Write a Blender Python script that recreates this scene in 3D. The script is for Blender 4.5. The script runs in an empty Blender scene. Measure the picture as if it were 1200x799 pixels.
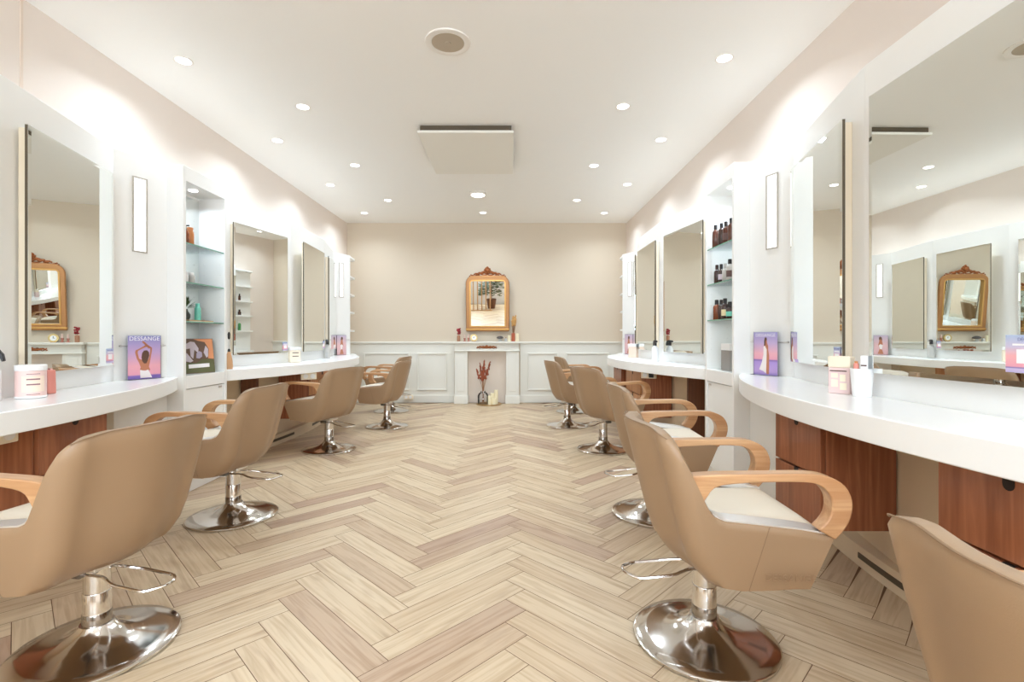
import bpy, bmesh, math, random
import numpy as np
from mathutils import Vector, Matrix
random.seed(7)
C = bpy.context.scene.collection
PI = math.pi
D2R = PI/180

# ------------------------------------------------------------------ materials
def srgb(r, g, b):
    f = lambda c: (c/255/12.92) if c/255 <= 0.04045 else ((c/255+0.055)/1.055)**2.4
    return (f(r), f(g), f(b), 1)

def mat(name, col, rough=.5, metal=0, emit=None, estr=0, coat=0, bump=0, bscale=80, spec=None, sheen=0):
    m = bpy.data.materials.new(name); m.use_nodes = True
    nt = m.node_tree; p = nt.nodes['Principled BSDF']
    p.inputs['Base Color'].default_value = col
    p.inputs['Roughness'].default_value = rough
    p.inputs['Metallic'].default_value = metal
    if coat: p.inputs['Coat Weight'].default_value = coat
    if spec is not None: p.inputs['Specular IOR Level'].default_value = spec
    if emit is not None:
        p.inputs['Emission Color'].default_value = emit
        p.inputs['Emission Strength'].default_value = estr
    # slight tone variation so that every surface is procedural
    n = nt.nodes.new('ShaderNodeTexNoise'); n.inputs['Scale'].default_value = bscale
    tc = nt.nodes.new('ShaderNodeTexCoord'); nt.links.new(tc.outputs['Object'], n.inputs['Vector'])
    if bump:
        b = nt.nodes.new('ShaderNodeBump'); b.inputs['Strength'].default_value = bump
        b.inputs['Distance'].default_value = .002
        nt.links.new(n.outputs['Fac'], b.inputs['Height']); nt.links.new(b.outputs['Normal'], p.inputs['Normal'])
    return m

def wood(name, c1, c2, rough=.4, scale=(3, 3, 40), along='z', coat=0):
    m = bpy.data.materials.new(name); m.use_nodes = True
    nt = m.node_tree; p = nt.nodes['Principled BSDF']; L = nt.links
    tc = nt.nodes.new('ShaderNodeTexCoord'); mp = nt.nodes.new('ShaderNodeMapping')
    s = {'z': (22, 22, 1.6), 'x': (1.6, 22, 22), 'y': (22, 1.6, 22)}[along]
    mp.inputs['Scale'].default_value = s
    L.new(tc.outputs['Object'], mp.inputs['Vector'])
    n = nt.nodes.new('ShaderNodeTexNoise'); n.inputs['Scale'].default_value = 1.3
    n.inputs['Detail'].default_value = 6; n.inputs['Distortion'].default_value = 1.6
    L.new(mp.outputs['Vector'], n.inputs['Vector'])
    w = nt.nodes.new('ShaderNodeTexWave'); w.inputs['Scale'].default_value = .35
    w.inputs['Distortion'].default_value = 14; w.inputs['Detail'].default_value = 2
    L.new(mp.outputs['Vector'], w.inputs['Vector'])
    mx = nt.nodes.new('ShaderNodeMath'); mx.operation = 'MULTIPLY'
    ad = nt.nodes.new('ShaderNodeMath'); ad.operation = 'MULTIPLY_ADD'; ad.inputs[1].default_value = .35; ad.inputs[2].default_value = .45
    L.new(w.outputs['Fac'], ad.inputs[0]); L.new(n.outputs['Fac'], mx.inputs[0]); L.new(ad.outputs[0], mx.inputs[1])
    r = nt.nodes.new('ShaderNodeValToRGB')
    r.color_ramp.elements[0].color = c1; r.color_ramp.elements[0].position = .12
    r.color_ramp.elements[1].color = c2; r.color_ramp.elements[1].position = .5
    L.new(mx.outputs[0], r.inputs['Fac']); L.new(r.outputs['Color'], p.inputs['Base Color'])
    p.inputs['Roughness'].default_value = rough
    if coat: p.inputs['Coat Weight'].default_value = coat
    return m

def clear_glass(name, tint=(.95, .985, .97, 1), gloss=.10):
    m = bpy.data.materials.new(name); m.use_nodes = True
    nt = m.node_tree; nt.nodes.clear()
    o = nt.nodes.new('ShaderNodeOutputMaterial'); mx = nt.nodes.new('ShaderNodeMixShader')
    t = nt.nodes.new('ShaderNodeBsdfTransparent'); g = nt.nodes.new('ShaderNodeBsdfGlossy')
    fr = nt.nodes.new('ShaderNodeFresnel'); fr.inputs['IOR'].default_value = 1.4
    t.inputs['Color'].default_value = tint; g.inputs['Roughness'].default_value = .02
    nt.links.new(fr.outputs[0], mx.inputs[0])
    nt.links.new(t.outputs[0], mx.inputs[1]); nt.links.new(g.outputs[0], mx.inputs[2])
    nt.links.new(mx.outputs[0], o.inputs['Surface'])
    return m

def emis(name, col, s):
    m = bpy.data.materials.new(name); m.use_nodes = True
    nt = m.node_tree; nt.nodes.clear()
    o = nt.nodes.new('ShaderNodeOutputMaterial'); e = nt.nodes.new('ShaderNodeEmission')
    e.inputs['Color'].default_value = col; e.inputs['Strength'].default_value = s
    nt.links.new(e.outputs[0], o.inputs['Surface'])
    return m

def ramp_print(name, stops, axis=2):
    """a printed sheet: bands of ink over the height of the sheet"""
    m = bpy.data.materials.new(name); m.use_nodes = True
    nt = m.node_tree; p = nt.nodes['Principled BSDF']; L = nt.links
    tc = nt.nodes.new('ShaderNodeTexCoord'); sp = nt.nodes.new('ShaderNodeSeparateXYZ')
    L.new(tc.outputs['Generated'], sp.inputs[0])
    r = nt.nodes.new('ShaderNodeValToRGB'); e = r.color_ramp.elements
    e[0].position, e[0].color = stops[0]; e[1].position, e[1].color = stops[-1]
    for ps, c in stops[1:-1]:
        k = e.new(ps); k.color = c
    L.new(sp.outputs[axis], r.inputs['Fac']); L.new(r.outputs['Color'], p.inputs['Base Color'])
    p.inputs['Roughness'].default_value = .35
    return m

WHITE = mat('white_laminate', srgb(246, 247, 246), .32)
TOPW = mat('white_worktop', srgb(247, 248, 248), .2)
EDGE = mat('cream_edge', srgb(226, 218, 202), .4)
CREAMB = mat('cream_board', srgb(226, 208, 180), .18)
WALLP = mat('wall_paint', srgb(232, 221, 212), .8, bump=.05, bscale=220)
WALLB = mat('back_wall_paint', srgb(214, 201, 182), .8, bump=.05, bscale=220)
CEILP = mat('ceiling_paint', srgb(250, 250, 248), .85, bump=.04, bscale=200)
WAIN = mat('wainscot_paint', srgb(228, 227, 219), .5)
LEATH = mat('beige_leather', srgb(159, 131, 102), .42, bump=.12, bscale=420)
LEATHS = mat('cream_seat_leather', srgb(230, 220, 202), .45, bump=.12, bscale=420)
LSEAM = mat('leather_seam', srgb(140, 114, 88), .6)
PLATE = mat('satin_steel', (.90, .90, .89, 1), .38, .75)
CHROME = mat('chrome', (.72, .69, .66, 1), .12, 1)
LFRAME = mat('lamp_frame_grey', srgb(186, 180, 170), .4)
BRUSH = mat('brushed_metal', (.72, .70, .68, 1), .28, 1)
MIRROR = mat('mirror_silver', (.86, .88, .85, 1), .0, 1)
DARKB = mat('dark_mirror_backing', srgb(88, 76, 58), .5)
ARMW = wood('beech_bentwood', srgb(172, 122, 80), srgb(202, 160, 118), .35, along='x', coat=.2)
REDW = wood('red_brown_veneer', srgb(130, 74, 46), srgb(168, 104, 70), .35, along='z', coat=.2)
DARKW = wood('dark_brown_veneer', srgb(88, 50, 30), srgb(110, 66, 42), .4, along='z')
ORNW = wood('orange_veneer', srgb(176, 116, 70), srgb(206, 150, 100), .35, along='z')
SLOT = mat('slot_dark', srgb(34, 22, 16), .7)
GLASS = clear_glass('shelf_glass')
GLEDGE = mat('glass_edge_green', srgb(120, 170, 150), .2)
VGLASS = clear_glass('vase_glass', (.985, .99, .99, 1))
GOLD = mat('gilded_frame', srgb(178, 128, 82), .4, .5, bump=.5, bscale=60)
GOLDB = mat('bright_gilding', srgb(206, 160, 96), .3, .7)
BRONZE = mat('carved_bronze', srgb(150, 86, 44), .5, .4, bump=.4, bscale=90)
BLACK = mat('black_plastic', srgb(28, 24, 24), .35)
BROWNB = mat('brown_bottle', srgb(84, 44, 30), .2, coat=.3)
BROWND = mat('dark_brown_bottle', srgb(58, 34, 28), .25, coat=.3)
SILV = mat('silver_grey_bottle', srgb(196, 194, 190), .3)
CREAM = mat('cream_plastic', srgb(240, 228, 206), .45)
PINK = mat('pink_plastic', srgb(232, 182, 172), .4)
PINKD = mat('deeper_pink_card', srgb(230, 150, 138), .5)
PALEP = mat('pale_pink_print', srgb(226, 200, 198), .5)
YEL = mat('pale_yellow_print', srgb(240, 224, 180), .5)
WPL = mat('white_plastic', srgb(240, 240, 240), .35)
ORANGE = mat('orange_bottle', srgb(214, 140, 84), .3)
AMBER = mat('amber_bottle', srgb(130, 66, 34), .2)
TURQ = mat('turquoise_tube', srgb(120, 206, 188), .35)
GREEN = mat('green_bottle', srgb(70, 150, 84), .3)
LEAFM = mat('dark_leaf', srgb(54, 84, 40), .5)
LEAFR = mat('rear_leaf', srgb(88, 104, 60), .5)
TAN = mat('tan_hair', srgb(206, 160, 118), .5, bump=.6, bscale=300)
REDFL = mat('dark_red_flower', srgb(150, 40, 48), .7)
RUST = mat('rust_dried_flower', srgb(150, 76, 48), .8)
STRAW = mat('straw_grass', srgb(206, 160, 98), .8)
STEM = mat('dry_stem', srgb(150, 108, 74), .8)
TERRA = mat('terracotta_glass', srgb(176, 92, 66), .3)
WAX = mat('ivory_wax', srgb(246, 236, 202), .55)
DUSKY = mat('dusky_pink_holder', srgb(180, 120, 104), .4)
BROWNV = mat('brown_bud_vase', srgb(168, 120, 92), .3)
TRAYM = mat('brass_tray', srgb(190, 156, 110), .35, .5)
SPK = mat('speaker_mesh', srgb(186, 172, 152), .7, bump=.6, bscale=900)
SKIN = mat('printed_skin', srgb(188, 122, 92), .5)
HAIR = mat('printed_hair', srgb(96, 66, 52), .5)
DRESS = mat('printed_dress', srgb(238, 230, 228), .5)
INKW = mat('white_ink', srgb(250, 248, 250), .4)
INKB = mat('grey_blue_ink', srgb(120, 130, 180), .5)
INKD = mat('dark_ink', srgb(96, 70, 66), .5)
PAPERB = mat('brown_print', srgb(104, 78, 62), .4)
PAPERL = mat('lilac_print', srgb(206, 196, 208), .4)
PAPERG = mat('green_print', srgb(96, 98, 60), .4)
PAPERO = mat('orange_print', srgb(222, 150, 104), .4)
ACRYL = clear_glass('acrylic', (.97, .97, .98, 1))
BLINDM = mat('grey_rear_wall', srgb(186, 180, 172), .6)
SLATW = wood('slat_oak', srgb(160, 118, 76), srgb(196, 156, 112), .5)
SUNSET = ramp_print('sunset_print', [(0, srgb(150, 132, 206)), (.07, srgb(190, 160, 216)), (.3, srgb(176, 150, 214)), (.345, srgb(132, 108, 180)),
    (.37, srgb(232, 164, 186)), (.5, srgb(236, 178, 190)), (.75, srgb(196, 174, 214)), (1, srgb(154, 150, 206))])
SUNSET2 = ramp_print('sunset_back_print', [(0, srgb(134, 112, 190)), (.07, srgb(128, 104, 182)), (.1, srgb(226, 158, 176)), (.3, srgb(232, 168, 180)),
    (.6, srgb(196, 164, 206)), (1, srgb(142, 146, 204))])
PINKPR = ramp_print('pink_print', [(0, srgb(214, 170, 176)), (.5, srgb(226, 186, 188)), (1, srgb(196, 184, 206))])
CARDPR = ramp_print('card_print', [(0, srgb(182, 170, 216)), (.1, srgb(206, 190, 222)), (.13, srgb(120, 110, 180)), (.16, srgb(232, 160, 178)), (.45, srgb(240, 176, 180)),
    (.7, srgb(206, 198, 224)), (1, srgb(178, 196, 226))])

# ------------------------------------------------------------------ mesh helper
class MB:
    def __init__(s): s.v = []; s.f = []; s.mi = []; s.cur = 0
    def face(s, idx): s.f.append(list(idx)); s.mi.append(s.cur)
    def box(s, x0, x1, y0, y1, z0, z1):
        b = len(s.v)
        for z in (z0, z1):
            for x, y in ((x0, y0), (x1, y0), (x1, y1), (x0, y1)): s.v.append((x, y, z))
        for q in ((0, 3, 2, 1), (4, 5, 6, 7), (0, 1, 5, 4), (1, 2, 6, 5), (2, 3, 7, 6), (3, 0, 4, 7)):
            s.face([b+i for i in q])
        return s
    def prism(s, poly, a0, a1, plane='xy'):
        """poly extruded along the third axis"""
        b = len(s.v); n = len(poly)
        for a in (a0, a1):
            for p, q in poly:
                s.v.append({'xy': (p, q, a), 'xz': (p, a, q), 'yz': (a, p, q)}[plane])
        s.face([b+i for i in range(n)][::-1]); s.face([b+n+i for i in range(n)])
        for i in range(n):
            j = (i+1) % n; s.face([b+i, b+j, b+n+j, b+n+i])
        return s
    def lathe(s, prof, n=32, cx=0, cy=0, cz=0, cap=True):
        b = len(s.v); m = len(prof)
        for r, z in prof:
            for k in range(n):
                a = 2*PI*k/n; s.v.append((cx+r*math.cos(a), cy+r*math.sin(a), cz+z))
        for i in range(m-1):
            for k in range(n):
                l = (k+1) % n; s.face([b+i*n+k, b+i*n+l, b+(i+1)*n+l, b+(i+1)*n+k])
        if cap:
            s.face([b+k for k in range(n)][::-1]); s.face([b+(m-1)*n+k for k in range(n)])
        return s
    def tube(s, pts, r, n=8, closed=False, cap=True):
        pts = [Vector(p) for p in pts]; b = len(s.v); m = len(pts)
        rr = r if hasattr(r, '__len__') else [r]*m
        up0 = None
        for i, p in enumerate(pts):
            if closed: t = (pts[(i+1) % m]-pts[i-1])
            else: t = pts[min(i+1, m-1)]-pts[max(i-1, 0)]
            t.normalize()
            if up0 is None:
                up0 = Vector((0, 0, 1)) if abs(t.z) < .9 else Vector((1, 0, 0))
            u = t.cross(up0); u.normalize(); w = u.cross(t); w.normalize(); up0 = w
            for k in range(n):
                a = 2*PI*k/n; s.v.append(tuple(p+(u*math.cos(a)+w*math.sin(a))*rr[i]))
        for i in range(m if closed else m-1):
            j = (i+1) % m
            for k in range(n):
                l = (k+1) % n; s.face([b+i*n+k, b+j*n+k, b+j*n+l, b+i*n+l])
        if cap and not closed:
            s.face([b+k for k in range(n)]); s.face([b+(m-1)*n+k for k in range(n)][::-1])
        return s
    def ball(s, c, r, n=8, m=6, sc=(1, 1, 1)):
        pr = [(r*math.sin(PI*i/m) if 0 < i < m else r*.02, -r*math.cos(PI*i/m)) for i in range(m+1)]
        b = len(s.v); s.lathe(pr, n)
        for i in range(b, len(s.v)):
            x, y, z = s.v[i]; s.v[i] = (c[0]+x*sc[0], c[1]+y*sc[1], c[2]+z*sc[2])
        return s
    def quad(s, a, b_, c, d):
        b = len(s.v); s.v += [a, b_, c, d]; s.face([b, b+1, b+2, b+3]); return s
    def poly(s, pts):
        b = len(s.v); s.v += pts; s.face(list(range(b, b+len(pts)))); return s
    def build(s, name, m, parent=None, smooth=False, bevel=0, seg=2, subd=0, recalc=True, ang=40):
        me = bpy.data.meshes.new(name); me.from_pydata(s.v, [], s.f)
        ms = m if isinstance(m, (list, tuple)) else [m]
        for k in ms: me.materials.append(k)
        for p, k in zip(me.polygons, s.mi): p.material_index = k
        if recalc:
            bm = bmesh.new(); bm.from_mesh(me)
            bmesh.ops.recalc_face_normals(bm, faces=bm.faces); bm.to_mesh(me); bm.free()
        if smooth:
            for p in me.polygons: p.use_smooth = True
            if smooth != 'all':
                me.set_sharp_from_angle(angle=ang*D2R)
        o = bpy.data.objects.new(name, me); C.objects.link(o)
        if parent: o.parent = parent
        if bevel:
            md = o.modifiers.new('bevel', 'BEVEL'); md.width = bevel; md.segments = seg; md.limit_method = 'ANGLE'
        if subd:
            md = o.modifiers.new('sub', 'SUBSURF'); md.levels = subd; md.render_levels = subd
        return o

def tag(o, label, cat, group=None):
    o['label'] = label; o['category'] = cat
    if group: o['group'] = group
    return o
def empty(name, label, cat, loc=(0, 0, 0), rz=0, group=None, rx=0):
    o = bpy.data.objects.new(name, None); C.objects.link(o); o.empty_display_size = .1
    o.location = loc; o.rotation_euler = (rx, 0, rz)
    return tag(o, label, cat, group)
def struct(o): o['kind'] = 'structure'; return o
def place(o, loc, rz=0):
    o.location = loc; o.rotation_euler = (0, 0, rz); return o
def copy_tree(o, parent=None):
    c = o.copy(); C.objects.link(c)
    if parent: c.parent = parent
    for ch in list(o.children): copy_tree(ch, c)
    return c
def text(name, s, size, m, parent, loc, rot=(PI/2, 0, 0), align='CENTER', ext=.0002, spacing=1.0):
    cu = bpy.data.curves.new(name, 'FONT'); cu.body = s; cu.size = size; cu.align_x = align; cu.align_y = 'CENTER'
    cu.extrude = ext; cu.space_character = spacing
    t = bpy.data.objects.new(name+'_c', cu); C.objects.link(t)
    dg = bpy.context.evaluated_depsgraph_get()
    me = bpy.data.meshes.new_from_object(t.evaluated_get(dg))
    C.objects.unlink(t); bpy.data.objects.remove(t)
    me.materials.clear(); me.materials.append(m)
    o = bpy.data.objects.new(name, me); C.objects.link(o); o.parent = parent
    o.location = loc; o.rotation_euler = rot
    return o

# ------------------------------------------------------------------ camera
F = 580.0; VX, VY = 598.0, 394.0; CZ = 1.1
cam = bpy.data.cameras.new('camera'); co = bpy.data.objects.new('camera', cam); C.objects.link(co)
co.location = (0, 0, CZ); co.rotation_euler = (PI/2, 0, 0)
cam.sensor_width = 36; cam.lens = 36*F/1200
cam.shift_x = (600-VX)/1200; cam.shift_y = -(399.5-VY)/1200
cam.clip_start = .02
bpy.context.scene.camera = co

# ------------------------------------------------------------------ room shell
XL, XR, YB, YF, H = -2.71, 1.926, 8.22, -4.6, 2.978
# floor: herringbone planks, each with its own tone
def make_floor():
    w, L = .1165, .672
    c, s = math.cos(PI/4), math.sin(PI/4)
    X0, Y0 = -.02-(L-w)*c, 0.03
    vs, fs, rnd, uv = [], [], [], []
    g = .0013
    def plank(x0, x1, y0, y1, horiz):
        pts = [(x0+g, y0+g), (x1-g, y0+g), (x1-g, y1-g), (x0+g, y1-g)]
        w_ = [(c*px-s*py+X0, s*px+c*py+Y0) for px, py in pts]
        cx = sum(p[0] for p in w_)/4; cy = sum(p[1] for p in w_)/4
        if not (XL-.1 < cx < XR+.1 and YF-.1 < cy < YB+.1): return
        w_ = [(min(max(x, XL), XR), min(max(y, YF), YB)) for x, y in w_]
        b = len(vs); vs.extend((x, y, 0) for x, y in w_); fs.append((b, b+1, b+2, b+3))
        r = random.random(); rnd.append(r)
        o1, o2 = random.random()*20, random.random()*20
        q = [(0, 0), (L, 0), (L, w), (0, w)] if horiz else [(0, 0), (0, w), (L, w), (L, 0)]
        if not horiz: q = [(0, 0), (0, w), (L, w), (L, 0)]
        uv.append([(a+o1, b_+o2) for a, b_ in q])
    for m in range(-14, 15):
        for k in range(-160, 160):
            ox, oy = k*w+m*L, k*w-m*L
            plank(ox, ox+L, oy, oy+w, True)
            plank(ox, ox+w, oy+w, oy+w+L, False)
    b = len(vs)
    vs.extend([(XL, YF, -.0015), (XR, YF, -.0015), (XR, YB, -.0015), (XL, YB, -.0015)]); fs.append((b, b+1, b+2, b+3))
    me = bpy.data.meshes.new('floor'); me.from_pydata(vs, [], fs)
    me.uv_layers.new(name='UVMap'); me.color_attributes.new('tone', 'FLOAT_COLOR', 'CORNER')
    ul = me.uv_layers['UVMap']; ca = me.color_attributes['tone']
    for i, p in enumerate(me.polygons):
        if i < len(rnd):
            for k, li in enumerate(p.loop_indices):
                ul.data[li].uv = uv[i][k]; ca.data[li].color = (rnd[i],)*3+(1,)
        else: p.material_index = 1
    m = bpy.data.materials.new('oak_planks'); m.use_nodes = True
    nt = m.node_tree; p = nt.nodes['Principled BSDF']; K = nt.links
    at = nt.nodes.new('ShaderNodeVertexColor'); at.layer_name = 'tone'
    u = nt.nodes.new('ShaderNodeUVMap'); u.uv_map = 'UVMap'
    mp = nt.nodes.new('ShaderNodeMapping'); mp.inputs['Scale'].default_value = (1.6, 30, 1); K.new(u.outputs[0], mp.inputs[0])
    n = nt.nodes.new('ShaderNodeTexNoise'); n.inputs['Scale'].default_value = 1.6; n.inputs['Detail'].default_value = 7; n.inputs['Distortion'].default_value = .8
    K.new(mp.outputs[0], n.inputs['Vector'])
    mp2 = nt.nodes.new('ShaderNodeMapping'); mp2.inputs['Scale'].default_value = (2.2, 12, 1); K.new(u.outputs[0], mp2.inputs[0])
    n2 = nt.nodes.new('ShaderNodeTexNoise'); n2.inputs['Scale'].default_value = 1.5; n2.inputs['Detail'].default_value = 2
    K.new(mp2.outputs[0], n2.inputs['Vector'])
    r1 = nt.nodes.new('ShaderNodeValToRGB'); e = r1.color_ramp.elements
    e[0].position = 0; e[0].color = srgb(176, 148, 126); e[1].position = 1; e[1].color = srgb(210, 191, 162)
    k = e.new(.3); k.color = srgb(200, 178, 148)
    K.new(at.outputs['Color'], r1.inputs['Fac'])
    r2 = nt.nodes.new('ShaderNodeValToRGB'); e = r2.color_ramp.elements
    e[0].position = .3; e[0].color = (.76, .69, .61, 1); e[1].position = .56; e[1].color = (1, 1, 1, 1)
    K.new(n.outputs['Fac'], r2.inputs['Fac'])
    r3 = nt.nodes.new('ShaderNodeValToRGB'); e = r3.color_ramp.elements
    e[0].position = .28; e[0].color = (.66, .58, .54, 1); e[1].position = .42; e[1].color = (1, 1, 1, 1)
    K.new(n2.outputs['Fac'], r3.inputs['Fac'])
    a = nt.nodes.new('ShaderNodeMix'); a.data_type = 'RGBA'; a.blend_type = 'MULTIPLY'; a.inputs[0].default_value = .9
    K.new(r1.outputs[0], a.inputs[6]); K.new(r2.outputs[0], a.inputs[7])
    b2 = nt.nodes.new('ShaderNodeMix'); b2.data_type = 'RGBA'; b2.blend_type = 'MULTIPLY'; b2.inputs[0].default_value = .5
    K.new(a.outputs[2], b2.inputs[6]); K.new(r3.outputs[0], b2.inputs[7])
    K.new(b2.outputs[2], p.inputs['Base Color'])
    p.inputs['Roughness'].default_value = .42
    me.materials.append(m); me.materials.append(mat('plank_joint', srgb(104, 74, 50), .8))
    o = bpy.data.objects.new('floor', me); C.objects.link(o); struct(o)
make_floor()
struct(MB().box(XL-.1, XR+.1, YF-.1, YB+.1, -.12, -.004).build('floor_slab', WAIN))
struct(MB().box(XL-.1, XR+.1, YF-.1, YB+.1, H, H+.1).build('ceiling', CEILP))
struct(MB().box(XL-.1, XL, YF-.1, YB+.1, 0, H).build('wall_left', WALLP))
struct(MB().box(XR, XR+.1, YF-.1, YB+.1, 0, H).build('wall_right', WALLP))
struct(MB().box(XL, XR, YB, YB+.1, 0, H).build('wall_back', WALLB))
WX0, WX1, WZ0, WZ1 = -2.5, 1.75, 1.35, 2.85
fw = MB()
fw.box(XL, WX0, YF-.1, YF, 0, H); fw.box(WX1, XR, YF-.1, YF, 0, H)
fw.box(WX0, WX1, YF-.1, YF, 0, WZ0); fw.box(WX0, WX1, YF-.1, YF, WZ1, H)
struct(fw.build('wall_front', BLINDM))
wf = MB()
for x in (WX0, (WX0+WX1)/2-.03, WX1-.06): wf.box(x, x+.06, YF-.07, YF-.02, WZ0, WZ1)
wf.box(WX0, WX1, YF-.07, YF-.02, WZ0, WZ0+.06); wf.box(WX0, WX1, YF-.07, YF-.02, WZ1-.06, WZ1)
struct(wf.build('added_window_1', WAIN))  # unseen rear window, guessed and added to bring in fill light
# wall seam
struct(MB().box(XL, XL+.004, 2.735, 2.75, 0, H).build('trim_1', mat('wall_joint', srgb(228, 212, 198), .8)))
# wainscot: lower white wall, cap rail, baseboard, framed mouldings
ws = MB().box(XL, -.93, YB-.012, YB, .12, .985).box(.165, XR, YB-.012, YB, .12, .985)
struct(ws.build('trim_2', WAIN))
rl = MB()
for a, b in ((XL, -.92), (.155, XR)):
    rl.box(a, b, YB-.035, YB, .985, 1.012).box(a, b, YB-.022, YB, .965, .985)
struct(rl.build('trim_3', WAIN, bevel=.004))
bb = MB()
for a, b in ((XL, -.91), (.145, XR)):
    bb.box(a, b, YB-.025, YB, 0, .125)
struct(bb.build('baseboard_back', WAIN, bevel=.006))
struct(MB().box(XL, XL+.02, -4.4, .0, 0, .12).build('baseboard_left', WAIN, bevel=.004))
struct(MB().box(XR-.02, XR, -4.4, .0, 0, .12).build('baseboard_right', WAIN, bevel=.004))
k = 4
for x0, x1 in ((-2.43, -1.67), (-1.545, -1.05), (.285, .79), (.92, 1.63)):
    z0, z1, t = .205, .825, .022
    m_ = MB()
    for i in range(4):
        pass
    m_.box(x0, x1, YB-.03, YB-.012, z1-t, z1).box(x0, x1, YB-.03, YB-.012, z0, z0+t)
    m_.box(x0, x0+t, YB-.03, YB-.012, z0+t, z1-t).box(x1-t, x1, YB-.03, YB-.012, z0+t, z1-t)
    struct(m_.build('trim_%d' % k, WAIN, bevel=.006)); k += 1
# rear-zone slat screen and plants (seen in the gilded mirror)
t = empty('slat_screen', 'tall oak slat screen reflected in the gilded mirror', 'screen', (0, -2.6, 0))
for i in range(7):
    MB().box(-1.75+i*.16, -1.71+i*.16, -.03, .03, .03, 2.6).build('slat', SLATW, t)
MB().box(-1.8, -.7, -.04, .04, 0, .03).build('base_rail', SLATW, t)
MB().box(-1.8, -.7, -.04, .04, 2.6, 2.64).build('top_rail', SLATW, t)
t = empty('potted_plant', 'dark bushy potted plant reflected in the gilded mirror', 'plant', (-.75, -3.3, 0))
MB().lathe([(.14, 0), (.2, .38), (.19, .38), (.17, .33)], 24).build('pot', DARKW, t, True)
lf = MB()
for i in range(420):
    a = random.random()*2*PI; r = .38*random.random()**.5; z = .5+random.random()*1.0
    ca, sa = math.cos(a), math.sin(a); l = .2
    p0 = Vector((ca*r, sa*r, z)); p1 = p0+Vector((ca*l, sa*l, .05)); w = Vector((-sa, ca, .3))*.06
    lf.quad(tuple(p0), tuple((p0+p1)/2+w), tuple(p1), tuple((p0+p1)/2-w))
lf.build('foliage', LEAFR, t, recalc=False)
MB().tube([(0, 0, .3), (.02, 0, .9), (0, .02, 1.3)], .02).build('stem', STEM, t)

# ------------------------------------------------------------------ ceiling fittings
def ceil_at(px, py, Z=H):
    Y = (Z-CZ)*F/(VY-py); return ((px-VX)*Y/F, Y)
LENS = emis('lamp_lens', (1, .97, .92, 1), 14)
RING = mat('lamp_ring', srgb(238, 234, 228), .4)
spots = [(215, 71, 'on the left side nearest the camera'), (355, 125, 'in the inner left row in front of the white ceiling panel'),
         (325, 164.5, 'in the outer left row, second from the camera'), (416, 193.5, 'left of the far edge of the ceiling panel, inner left row'),
         (387, 216.5, 'in the outer left row, third from the camera'), (454.5, 234.5, 'in the inner left row nearest the back wall'),
         (427, 249.5, 'in the far left corner by the back wall'), (849, 68, 'on the right side nearest the camera'),
         (730, 124.5, 'in the inner right row in front of the white ceiling panel'), (774.5, 163.5, 'in the outer right row, second from the camera'),
         (696, 194, 'right of the far edge of the ceiling panel, inner right row'), (735, 216, 'in the outer right row, third from the camera'),
         (676, 234.5, 'in the inner right row nearest the back wall'), (708, 249.5, 'in the far right corner by the back wall'),
         (566, 249, 'centred above the gilded mirror by the back wall')]
POWER = 9.3
def area(name, loc, size, power, col, rot=(0, 0, 0), spread=PI, shape='DISK', sy=None):
    l = bpy.data.lights.new(name, 'AREA'); l.shape = shape; l.size = size
    if sy: l.size_y = sy
    l.energy = power; l.color = col; l.spread = spread
    o = bpy.data.objects.new(name, l); C.objects.link(o); o.location = loc; o.rotation_euler = rot
    return o
WARM = (.85, .98, 1.10)
for px, py, d in spots:
    x, y = ceil_at(px, py)
    t = empty('ceiling_downlight', 'small round lit downlight '+d, 'downlight', (x, y, H), group='recessed ceiling downlights')
    MB().lathe([(.058, 0), (.060, -.004), (.054, -.006), (.047, -.003), (.047, 0)], 32).build('ring', RING, t, True)
    MB().lathe([(.046, -.001), (.046, -.0035)], 28).build('lens', LENS, t)
    area('downlight_beam', (x, y, H-.012), .09, POWER, WARM, spread=142*D2R)
x, y = ceil_at(560, 225.5)
t = empty('ceiling_lamp', 'larger bright round lamp just beyond the white ceiling panel', 'ceiling lamp', (x, y, H))
MB().lathe([(.105, 0), (.11, -.02), (.09, -.035)], 36).build('housing', RING, t, True)
MB().lathe([(.088, -.034), (.086, -.039)], 32).build('diffuser', LENS, t)
area('ceiling_lamp_beam', (x, y, H-.045), .17, POWER*1.3, WARM)
x, y = ceil_at(525, 49)
t = empty('ceiling_speaker', 'round ceiling speaker with beige mesh grille in front of the ceiling panel', 'speaker', (x, y, H))
MB().lathe([(.145, 0), (.143, -.008), (.118, -.012), (.104, -.008), (.104, 0)], 48).build('bezel', RING, t, True)
MB().lathe([(.103, -.002), (.103, -.008), (.02, -.010), (.018, -.013), (.002, -.013)], 40).build('grille', SPK, t, True)
y0 = (2.905-CZ)*F/(VY-155.5); y1 = y0+1.12
x0 = (489-VX)*y0/F; x1 = (602-VX)*y0/F
t = empty('ceiling_panel', 'flat white rectangular heating panel hung just below the ceiling', 'ceiling panel', ((x0+x1)/2, (y0+y1)/2, H))
hx, hy = (x1-x0)/2, (y1-y0)/2
MB().box(-hx, hx, -hy, hy, -.073, -.05).build('panel', mat('radiant_panel', srgb(238, 236, 228), .6), t, bevel=.003)
shade_box = MB().box(-hx+.02, hx-.02, -hy+.02, hy-.02, -.05, -.001)
shade_box.build('gap_shade', DARKB, t)  # dark box above the panel; its colour paints the shade in the gap

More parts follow.
